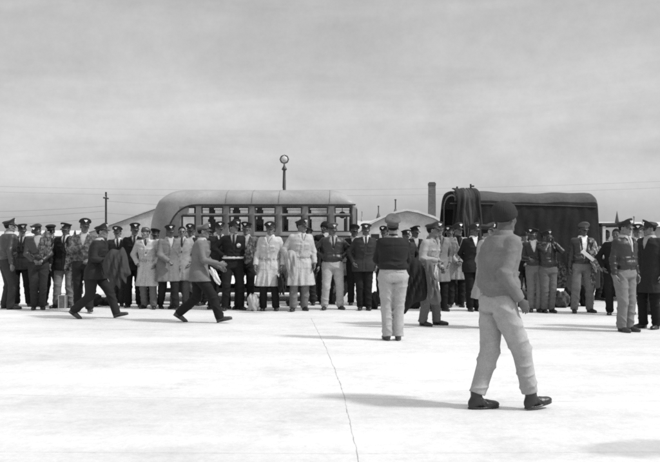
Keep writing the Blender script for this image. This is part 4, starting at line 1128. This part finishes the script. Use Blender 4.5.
# ---- the row, from left to right
a_ = dict
row = [
 ('p1', 'tallest man at the left edge, in dark jacket, turned away to the right', 7, 309, 35, a_(h=1.86, top='a2', topk='leather', tc=.06, lc=.07, hat='soft', hc=.08, arms=('down','down'), stance='wide', skin=.2, fat=1.08, head=(-15,4))),
 ('p2', 'slim man in dark uniform with bright cap badge just right of the leftmost man', 21, 306, -80, a_(h=1.80, top='tunic', tc=.03, lc=.025, tie=.03, shirt=.3, hat='stiff', hc=.06, skin=.28)),
 ('p3', 'stooping man in dark jacket looking down, grey trousers, beside the mottled scarf', 38, 309.5, -62, a_(h=1.74, top='a2', topk='leather', tc=.05, lc=.055, hat='crushed', hc=.08, arms=('front','front'), head=(0,-24), lean=9, stance='close', fat=1.08)),
 ('p4', 'man in flat garrison cap behind the stooping man', 50, 306, 60, a_(h=1.78, top='a2', tc=.035, lc=.03, hat='stiff', badge=False, hc=.03, skin=.35, head=(40,0))),
 ('p5', 'man in black tunic and pale shirt standing over a small suitcase', 65.5, 307.5, -85, a_(h=1.82, top='tunic', tc=.018, lc=.14, hat='stiff', hc=.05, arms=('down','down'), shirt=.5, tie=.02, skin=.09, stance='stand')),
 ('p6', 'man hugging mottled parachute cloth, just left of the walking coat carrier', 83.5, 312, -70, a_(h=1.85, top='a2', topk='pattern', tc=.05, lc=.03, hat='soft', hc=.05, arms=('chest','front'), skin=.1, stance='stepL')),
 ('p8', 'young man with pale open collar and grey trousers, next right of the walking coat carrier', 118, 306, -88, a_(h=1.74, top='a2', tc=.05, lc=.06, hat='soft', hc=.06, shirt=.5, tie=.03, skin=.32, stance='close')),
 ('p9', 'man in black tunic and black trousers left of the leftmost pale trench coat', 134, 307, -92, a_(h=1.80, top='tunic', tc=.022, lc=.018, hat='stiff', hc=.05, shirt=.35, tie=.03, skin=.13)),
 ('p10', 'man in long pale trench coat looking left, hands pocketed, by the bus tail', 148, 308.5, -100, a_(h=1.73, top='trench', tc=.42, lc=.12, hat='garrison', hc=.08, arms=('pocket','pocket'), head=(-38,4), skin=.4, tie=.05, shirt=.3, belt=.3)),
 ('p11', 'man in grey coat and bright cap badge looking down below the bus tail', 168, 309, -62, a_(h=1.78, top='coat', tc=.15, lc=.025, hat='stiff', hc=.05, stance='stepL', skin=.09, head=(-10,-4))),
 ('p12', 'bareheaded man in sunglasses and open pale overcoat', 181.5, 308, -92, a_(h=1.77, top='coat', tc=.24, lc=.10, hat=None, specs=True, skin=.38, tie=.04, shirt=.35, arms=('down','pocket'))),
 ('p13', 'man in dark jacket half hidden behind the striding man in grey tunic', 190.5, 305, -95, a_(h=1.76, top='a2', tc=.03, lc=.03, hat='soft', hc=.06, skin=.1)),
 ('p13b', 'man in black jacket close behind the face of the striding man in grey tunic', 211, 305, -90, a_(h=1.66, top='a2', tc=.02, lc=.02, hat='soft', hc=.03, skin=.07, badge=False)),
 ('p15', 'man with bright cap badge and pale face behind the outstretched arm', 219.5, 308.5, -84, a_(h=1.79, top='tunic', tc=.04, lc=.025, hat='stiff', hc=.05, skin=.26, shirt=.4, tie=.04)),
 ('p16', 'man in black jacket with pale belt and round patch, head turned right', 233, 310, -74, a_(h=1.83, top='a2', tc=.016, lc=.02, hat='soft', hc=.05, arms=('hip','back'), belt=.55, patch=True, head=(42,6), skin=.33, stance='wide', tie=.02, shirt=.25, fat=1.05)),
 ('p17', 'man with mottled pack straps behind the one with the pale belt', 246, 308.5, -92, a_(h=1.80, top='a2', topk='pattern', tc=.05, lc=.035, hat='stiff', hc=.04, skin=.2, arms=('down','front'))),
 ('p18', 'man in belted pale trench coat with darker hanging sleeves, centre of the bus', 269.5, 310.5, -90, a_(h=1.78, top='trench', tc=.42, lc=.025, hat='stiff', hc=.05, arms=('loose','loose'), belt=.28, skin=.15, tie=.35, shirt=.5, stance='mid', head=(12,6), fat=1.06)),
 ('p19', 'man in long pale trench coat with knotted sash, looking right', 300, 310.5, -78, a_(h=1.83, top='trench', tc=.37, lc=.15, hat='soft', hc=.06, arms=('pocket','loose'), belt=.26, skin=.13, tie=.3, shirt=.45, stance='easeR', head=(34,3), fat=1.04)),
 ('p19b', 'man whose face shows just behind the shoulder of the sash-belted trench coat', 308, 305, -90, a_(h=1.70, top='a2', tc=.03, lc=.05, hat='soft', hc=.06, skin=.2)),
 ('p20', 'man in dark leather jacket and baggy light trousers before the bus front', 332.5, 309.5, -84, a_(h=1.79, top='a2', topk='leather', tc=.035, lc=.34, hat='stiff', hc=.1, arms=('hip','hip'), skin=.12, tie=.05, shirt=.3, stance='wide', fat=1.09, head=(0,-2))),
 ('p21', 'tall man in black behind the leather jacket at the front end of the bus', 325, 304, -60, a_(h=1.86, top='a2', tc=.018, lc=.03, hat='knit', hc=.018, skin=.06, head=(-60,0))),
 ('p22b', 'man in the shade behind the long dark field coat', 355, 305, -88, a_(h=1.74, top='a2', tc=.02, lc=.02, hat='soft', hc=.04, skin=.06, badge=False)),
 ('p22', 'man in long dark field coat, pale shirt and tie, right of the bus', 364, 310, -88, a_(h=1.80, top='tunic', tc=.055, lc=.018, hat='soft', hc=.08, arms=('pocket','down'), skin=.1, tie=.05, shirt=.5, stance='close', fat=1.08, shoe=.05)),
 ('p23a', 'man with dark cap just left of the head of the man seen from behind', 384.5, 306, -95, a_(h=1.74, top='a2', tc=.025, lc=.03, hat='soft', hc=.03, skin=.12)),
 ('p23b', 'short man with pale face showing right of the head of the man seen from behind', 406, 305, -80, a_(h=1.68, top='a2', tc=.06, lc=.05, hat='stiff', hc=.06, skin=.4)),
 ('p23c', 'man with dark cap between the small pale face and the pale coverall', 413.5, 304, -85, a_(h=1.72, top='a2', tc=.03, lc=.03, hat='soft', hc=.04, skin=.1)),
 ('p25', 'man in grey overcoat and black trousers right of the garment bag carrier', 438, 311, -76, a_(h=1.80, top='coat', tc=.16, lc=.015, hat='soft', hc=.05, skin=.22, tie=.1, shirt=.2, arms=('down','down'), head=(-8,0), stance='mid', badge=True)),
 ('p26', 'man peering out between the grey overcoat and the pale open coat', 449.5, 305, -90, a_(h=1.73, top='a2', tc=.03, lc=.03, hat='stiff', hc=.05, skin=.12)),
 ('p27', 'man in open pale coat over dark clothes at the left corner of the truck', 457, 307, -92, a_(h=1.78, top='coat', tc=.28, lc=.022, hat='stiff', hc=.09, skin=.16, shirt=.05, arms=('down','down'), tie=.02)),
 ('p28', 'man in dark jacket with white scarf beside the walking man close by', 473, 311, -70, a_(h=1.74, top='tunic', tc=.025, lc=.015, hat='stiff', hc=.07, skin=.08, shirt=.6, arms=('down','down'), stance='close', head=(25,0))),
 ('p31', 'small man in dark clothes just right of the knit-capped man', 524, 305.5, -95, a_(h=1.62, top='a2', tc=.03, lc=.025, hat='garrison', hc=.05, skin=.25, arms=('cross','front'))),
 ('p32', 'man in black jacket, grey trousers and white collar before the truck cover', 534.5, 312, -88, a_(h=1.66, top='a2', topk='leather', tc=.018, lc=.14, hat='stiff', hc=.04, skin=.07, shirt=.6, arms=('hold','down'), stance='close')),
 ('p33', 'man raising both hands to a camera at his face', 547.5, 312.5, -84, a_(h=1.64, top='a2', topk='leather', tc=.03, lc=.11, hat='stiff', hc=.05, skin=.06, arms=('face','face'), stance='close', shirt=.2, head=(0,-4))),
 ('p34', 'man in open jacket and white undershirt holding a white paper', 582, 312.5, -86, a_(h=1.76, top='open', topk='leather', tc=.045, lc=.15, hat='soft', hc=.1, skin=.06, shirt=.7, arms=('down','hold'), stance='wide', head=(-4,0), badge=False, fat=1.06)),
 ('p35', 'bareheaded man in pale jacket bent over right of the white paper', 599, 300, -30, a_(h=1.70, top='a2', topk='cloth', tc=.30, lc=.035, hat=None, skin=.3, arms=('front','front'), lean=12, head=(-40,-20), hair=False, belt=.03)),
 ('p38', 'man in dark clothes with one leg showing left of the big crushed cap', 614.5, 315, -100, a_(h=1.70, top='a2', tc=.02, lc=.02, hat=None, skin=.07)),
 ('p39', 'man with pale collar seen between the two rightmost caps', 636.5, 314, -90, a_(h=1.74, top='a2', tc=.03, lc=.03, hat='soft', hc=.04, skin=.28, shirt=.6)),
 ('p36', 'man with pale scarf standing by the cab of the truck', 607, 296, -90, a_(h=1.60, top='a2', tc=.03, lc=.02, hat=None, skin=.2, shirt=.6)),
 ('p9b', 'man in black, head behind the shoulder of the leftmost pale trench coat', 157, 304, -85, a_(h=1.66, top='a2', tc=.02, lc=.02, hat='soft', hc=.04, skin=.08, badge=False)),
]
for key, lab, px, fy, az, kw in row:
    kw.setdefault('jit', True); A(key, lab, px, fy, az, **kw)

# ================================================================ things carried or set down
def cloth_lump(name, loc, size, v, label, cat, seed, kind='cloth', v2=None, rot=(0,0,0), fold=1., flat=0, h=None, group=None):
    rn = random.Random(seed); ph = [rn.uniform(0, 6.28) for _ in range(6)]; sx, sy, sz = size
    fm = min(size)
    def fn(X, Y, Z):
        q = ((np.abs(X/sx)**2.6 + np.abs(Y/sy)**2.6 + np.abs(Z/sz)**2.6))**(1/2.6)
        d = (q-1)*min(size)*.85
        u = X/sx; w_ = Z/sz; y_ = Y/sy
        f = np.sin(6*u + 2.2*np.sin(3*w_+ph[0]) + ph[1]) + .6*np.sin(11*u - 3*w_ + 2*np.sin(4*w_+ph[2]) + ph[3]) + .5*np.sin(9*w_*(.4+abs(flat)) + 4*u + 3*y_ + ph[4])
        return d + fold*fm*.13*f
    V, Q = field(fn, (-sx*1.4,-sy*1.5,-sz*1.3), (sx*1.4,sy*1.5,sz*1.3), h or max(.007, fm/9))
    o = link(name, npmesh(name, V, Q), mat(v, kind, v2=v2)); o.location = loc; o.rotation_euler = rot
    return tag(o, label, cat, group)
def at(key, v): return world_of(PP[key], v)
def wp(key, s, dv=(0,0,0)): return at(key, Vector(PP[key]['wrist'][s]) + Vector(dv))
# coat over the walking man's forearm
def slab(name, pts, Y0, th, v, label, cat, seed=0, kind='cloth', group=None):
    """flat bag hanging: outline in photo pixels at depth Y0, with real thickness and softened faces"""
    rn = random.Random(seed)
    q_ = []
    for i in range(len(pts)):
        p0, p1, p2, p3 = [pts[(i+k) % len(pts)] for k in (-1, 0, 1, 2)]
        for t in (0, .25, .5, .75):
            q_.append(tuple(.5*(2*p1[c] + (p2[c]-p0[c])*t + (2*p0[c]-5*p1[c]+4*p2[c]-p3[c])*t*t + (3*p1[c]-p0[c]-3*p2[c]+p3[c])*t**3) for c in (0, 1)))
    pts = q_
    cx = sum(p[0] for p in pts)/len(pts); cy = sum(p[1] for p in pts)/len(pts)
    V = []; n = len(pts); K = 12; rings_ = []
    for side in (-1, 1):
        for k in range(K+1):
            t = k/K; sc_ = 1 - .0*t
            q = 1 - t
            for (a, b) in pts:
                aa = cx + (a-cx)*q; bb_ = cy + (b-cy)*q
                bulge = th*(1-q**4)*.5 + (1-q**3)*(.034*math.sin(aa*.85 + bb_*.28 + seed + math.sin(bb_*.2)) + .014*math.sin(aa*1.7 - bb_*.35 + 2*seed))
                V.append((wx(aa, Y0), Y0 + side*bulge, wz(bb_, Y0)))
    Q = []
    for s_ in (0, 1):
        for k in range(K):
            o0 = s_*(K+1)*n + k*n
            for i in range(n):
                j = (i+1) % n; f_ = (o0+i, o0+j, o0+n+j, o0+n+i); Q.append(f_ if s_ else f_[::-1])
    o = link(name, npmesh(name, V, Q), mat(v, kind)); tag(o, label, cat, group)
    return o
slab('folded_coat', [(103,262),(107,254),(112,249),(119,250),(123,247),(127,255),(129,266),(131,274),(127,277),(126,284),(122,279),(120,289),(116,285),(112,291),(109,281),(104,273)], 14.5, .17, .09,
     'dark coat draped over the forearm of the walking man on the left', 'coat', 4)
# garment bag of the man in the coverall
mb = MB()
slab('garment_bag', [(405,262),(410,257),(418,259),(424,268),(427,285),(426,299),(415,303),(409,309),(404,314),(402,300),(402,280)], 13.2, .12, .035,
     'large dark garment bag hanging from the hands of the man in pale coverall', 'bag', 2)
slab('raincoat', [(425,262),(431,261),(436,272),(439,288),(441,301),(435,305),(429,301),(427,285)], 13.15, .10, .10,
     'grey raincoat flaring over the leg of the man in pale coverall', 'raincoat', 5)
cloth_lump('satchel', (wx(435,13.2), 13.15, wz(273,13.2)), (.045,.05,.11), .4, 'small pale satchel held at the side of the pale coverall', 'bag', 8)
# small suitcase at the left
def suitcase(px0, px1, pt, fy, v, label, group=None):
    Y0 = depth(fy); x0, x1 = wx(px0, Y0), wx(px1, Y0); zt_ = wz(pt, Y0); r = empty('suitcase', ((x0+x1)/2, Y0, 0)); tag(r, label, 'suitcase', group)
    hw_ = (x1-x0)/2
    mb = MB(); mb.box(-hw_, hw_, -.08, .08, 0, zt_, .018); mb.build('case', mat(v, 'leather', .5), r)
    mb = MB(); mb.tube([(-.06,0,zt_-.005),(-.05,0,zt_+.03),(.05,0,zt_+.03),(.06,0,zt_-.005)], .009, 6); mb.build('handle', mat(.03, 'leather', .5), r)
    mb = MB(); e = .008
    for (a, b, c, d) in ((-hw_, hw_, zt_-.012, zt_+.002), (-hw_, hw_, .0, .012), (-hw_-.002, -hw_+.012, .012, zt_-.012), (hw_-.012, hw_+.002, .012, zt_-.012)): mb.box(a, b, -.086, -.079, c, d)
    mb.build('edging', mat(.5, 'paint', .5), r)
suitcase(59.5, 66.5, 295, 308.5, .13, 'small grey suitcase with pale edging standing between the feet at the left')
cloth_lump('mottled_scarf', (wx(45,16.2), 16.25, wz(244,16.2)), (.12,.07,.26), .05, 'mottled silk cloth hanging from the shoulder of the stooping man', 'cloth', 5, 'pattern', .2, rot=(0,R(12),0))
cloth_lump('parachute_bundle', (wx(75,16.1), 16.2, wz(256,16.1)), (.20,.10,.42), .05, 'big mottled parachute bundle held against the chest left of the walking coat carrier', 'parachute', 6, 'pattern', .24)
cloth_lump('parachute_bundle', (wx(76,16.4), 16.5, wz(282,16.4)), (.13,.08,.26), .07, 'tail of mottled parachute cloth trailing by the knees at the left', 'parachute', 7, 'pattern', .2)
G = 'kit bags lying on the ground among the feet'
def kit(px, fy, wpx, hpx, v, label, seed, kind='cloth', v2=None, rot=0, deep=.16):
    Y0 = depth(fy) + deep; k = Y0/F; sz = hpx*k/2
    root = cloth_lump('kit_bag', (wx(px, Y0), Y0, sz*.92), (wpx*k/2, deep, sz), v, label, 'bag', seed, kind, v2, rot=(0,0,R(rot)), fold=.55, h=.015, group=G)
kit(92, 307, 20, 13, .035, 'dark kit bag on the ground behind the walking coat carrier', 11)
kit(107, 306, 14, 9, .06, 'second lower kit bag on the ground behind the coat carrier', 12)
kit(253.5, 311.5, 11.5, 18, .36, 'white canvas sack on the ground left of the belted trench coat', 13, deep=.13)
kit(374.5, 309.5, 9, 18, .035, 'dark kit bag standing left of the legs of the man seen from behind', 14, deep=.14)
kit(414, 309, 15, 12, .04, 'dark kit bag on the ground behind the garment bag', 15)
for i_, (px_, wp_, hp_, v_, lb_) in enumerate(((509, 16, 20, .03, 'rounded dark kit bag under the truck, nearest the walking man'), (523, 13, 17, .045, 'smaller kit bag under the truck behind the small man in dark clothes'),
    (541, 12, 21, .03, 'upright dark kit bag showing between the legs of the two men under the truck cover'), (555, 13, 17, .05, 'dark kit bag under the truck just right of the camera holder'),
    (571, 15, 20, .035, 'dark kit bag under the truck just left of the paper holder'), (586, 13, 21, .03, 'dark kit bag between the legs of the paper holder'))):
    Yk = 17.35 + .1*(i_ % 3); cloth_lump('kit_bag', (wx(px_, Yk), Yk, hp_*Yk/F/2*.92), (wp_*Yk/F/2, .2, hp_*Yk/F/2), v_, lb_, 'bag', 40+i_, fold=.5, h=.016, group=G)
kit(217, 306, 10, 10, .03, 'dark kit bag behind the legs of the striding man', 16)
kit(291, 306.5, 10, 9, .04, 'low dark kit bag between the two central trench coats', 17)
kit(562, 308, 14, 17, .05, 'dark pack with pale straps on the ground in front of the truck wheels', 18, 'pattern', .1)
kit(517, 307, 14, 12, .03, 'dark kit bag on the ground just right of the walking man close by', 19)
cloth_lump('flight_gear', (wx(561,16.1), 16.1, wz(275,16.1)), (.13,.10,.24), .03, 'dark gear with pale straps hanging beside the man with the camera', 'flight gear', 20, 'pattern', .14, rot=(0,R(-12),0))
cloth_lump('flight_gear', (wx(596,15.9), 15.9, wz(257,15.9)), (.13,.10,.27), .2, 'pale mottled flight gear bundle under the arm of the paper holder', 'flight gear', 21, 'pattern', .55, rot=(0,R(-15),0))
cloth_lump('flight_gear', (wx(592,15.9), 15.95, wz(281,15.9)), (.07,.07,.22), .25, 'pale straps of flight gear hanging over the knee of the paper holder', 'flight gear', 22, 'pattern', .05)
cloth_lump('mottled_pack', (wx(249,15.9), 16.45, wz(252,16.4)), (.11,.09,.20), .05, 'mottled pack hanging at the side of the man with the pale belt', 'pack', 23, 'pattern', .2)
cloth_lump('jacket_bundle', (wx(281,16.0), 16.2, wz(284,16.0)), (.08,.09,.22), .03, 'dark jacket hanging from the hand of the man in the belted pale trench coat', 'jacket', 24)
cloth_lump('folded_coat', (wx(216,13.85), 13.75, wz(276,13.85)), (.05,.04,.16), .5, 'pale glove and scarf hanging from the hand of the striding man', 'scarf', 25, rot=(0, R(-28), 0), fold=.8)
slab('folded_coat', [(286,253),(290,250),(295,252),(297,259),(297,268),(295,277),(292,281),(289,275),(287,270),(285,261)], 15.72, .11, .30,
     'pale folded coat over the arm of the man with knotted sash', 'coat', 9)
cloth_lump('seat_parachute', (wx(611,15.6), 15.5, wz(286,15.6)), (.11,.12,.18), .025, 'black pack held low behind the big crushed cap man', 'pack', 27)
# white paper
c = at('p34', (-.12, .34, 1.17)); mb = MB(); mb.box(-.15, .15, -.004, .004, -.035, .035)
o = mb.build('paper', mat(.8, 'plain', .8)); o.location = (wx(587.5, c.y), c.y - .02, wz(255.5, c.y)); o.rotation_euler = (R(25), R(38), 0); tag(o, 'folded white paper held across the open jacket', 'paper')
# camera
c = at('p33', (.0, .16, 1.60)); r = empty('camera', (c.x, c.y - .02, c.z)); tag(r, 'small dark camera raised before the face in front of the truck cover', 'camera')
mb = MB(); mb.box(-.065,.065,-.03,.03,-.045,.045,.01); mb.build('case', mat(.03,'leather',.4), r)
mb = MB(); mb.lathe([(.03,-.06),(.032,-.055),(.032,-.02),(.03,-.02),(.001,-.045)], (0,0,0), 18, 'y'); mb.build('lens', mat(.35,'metal',.3), r)
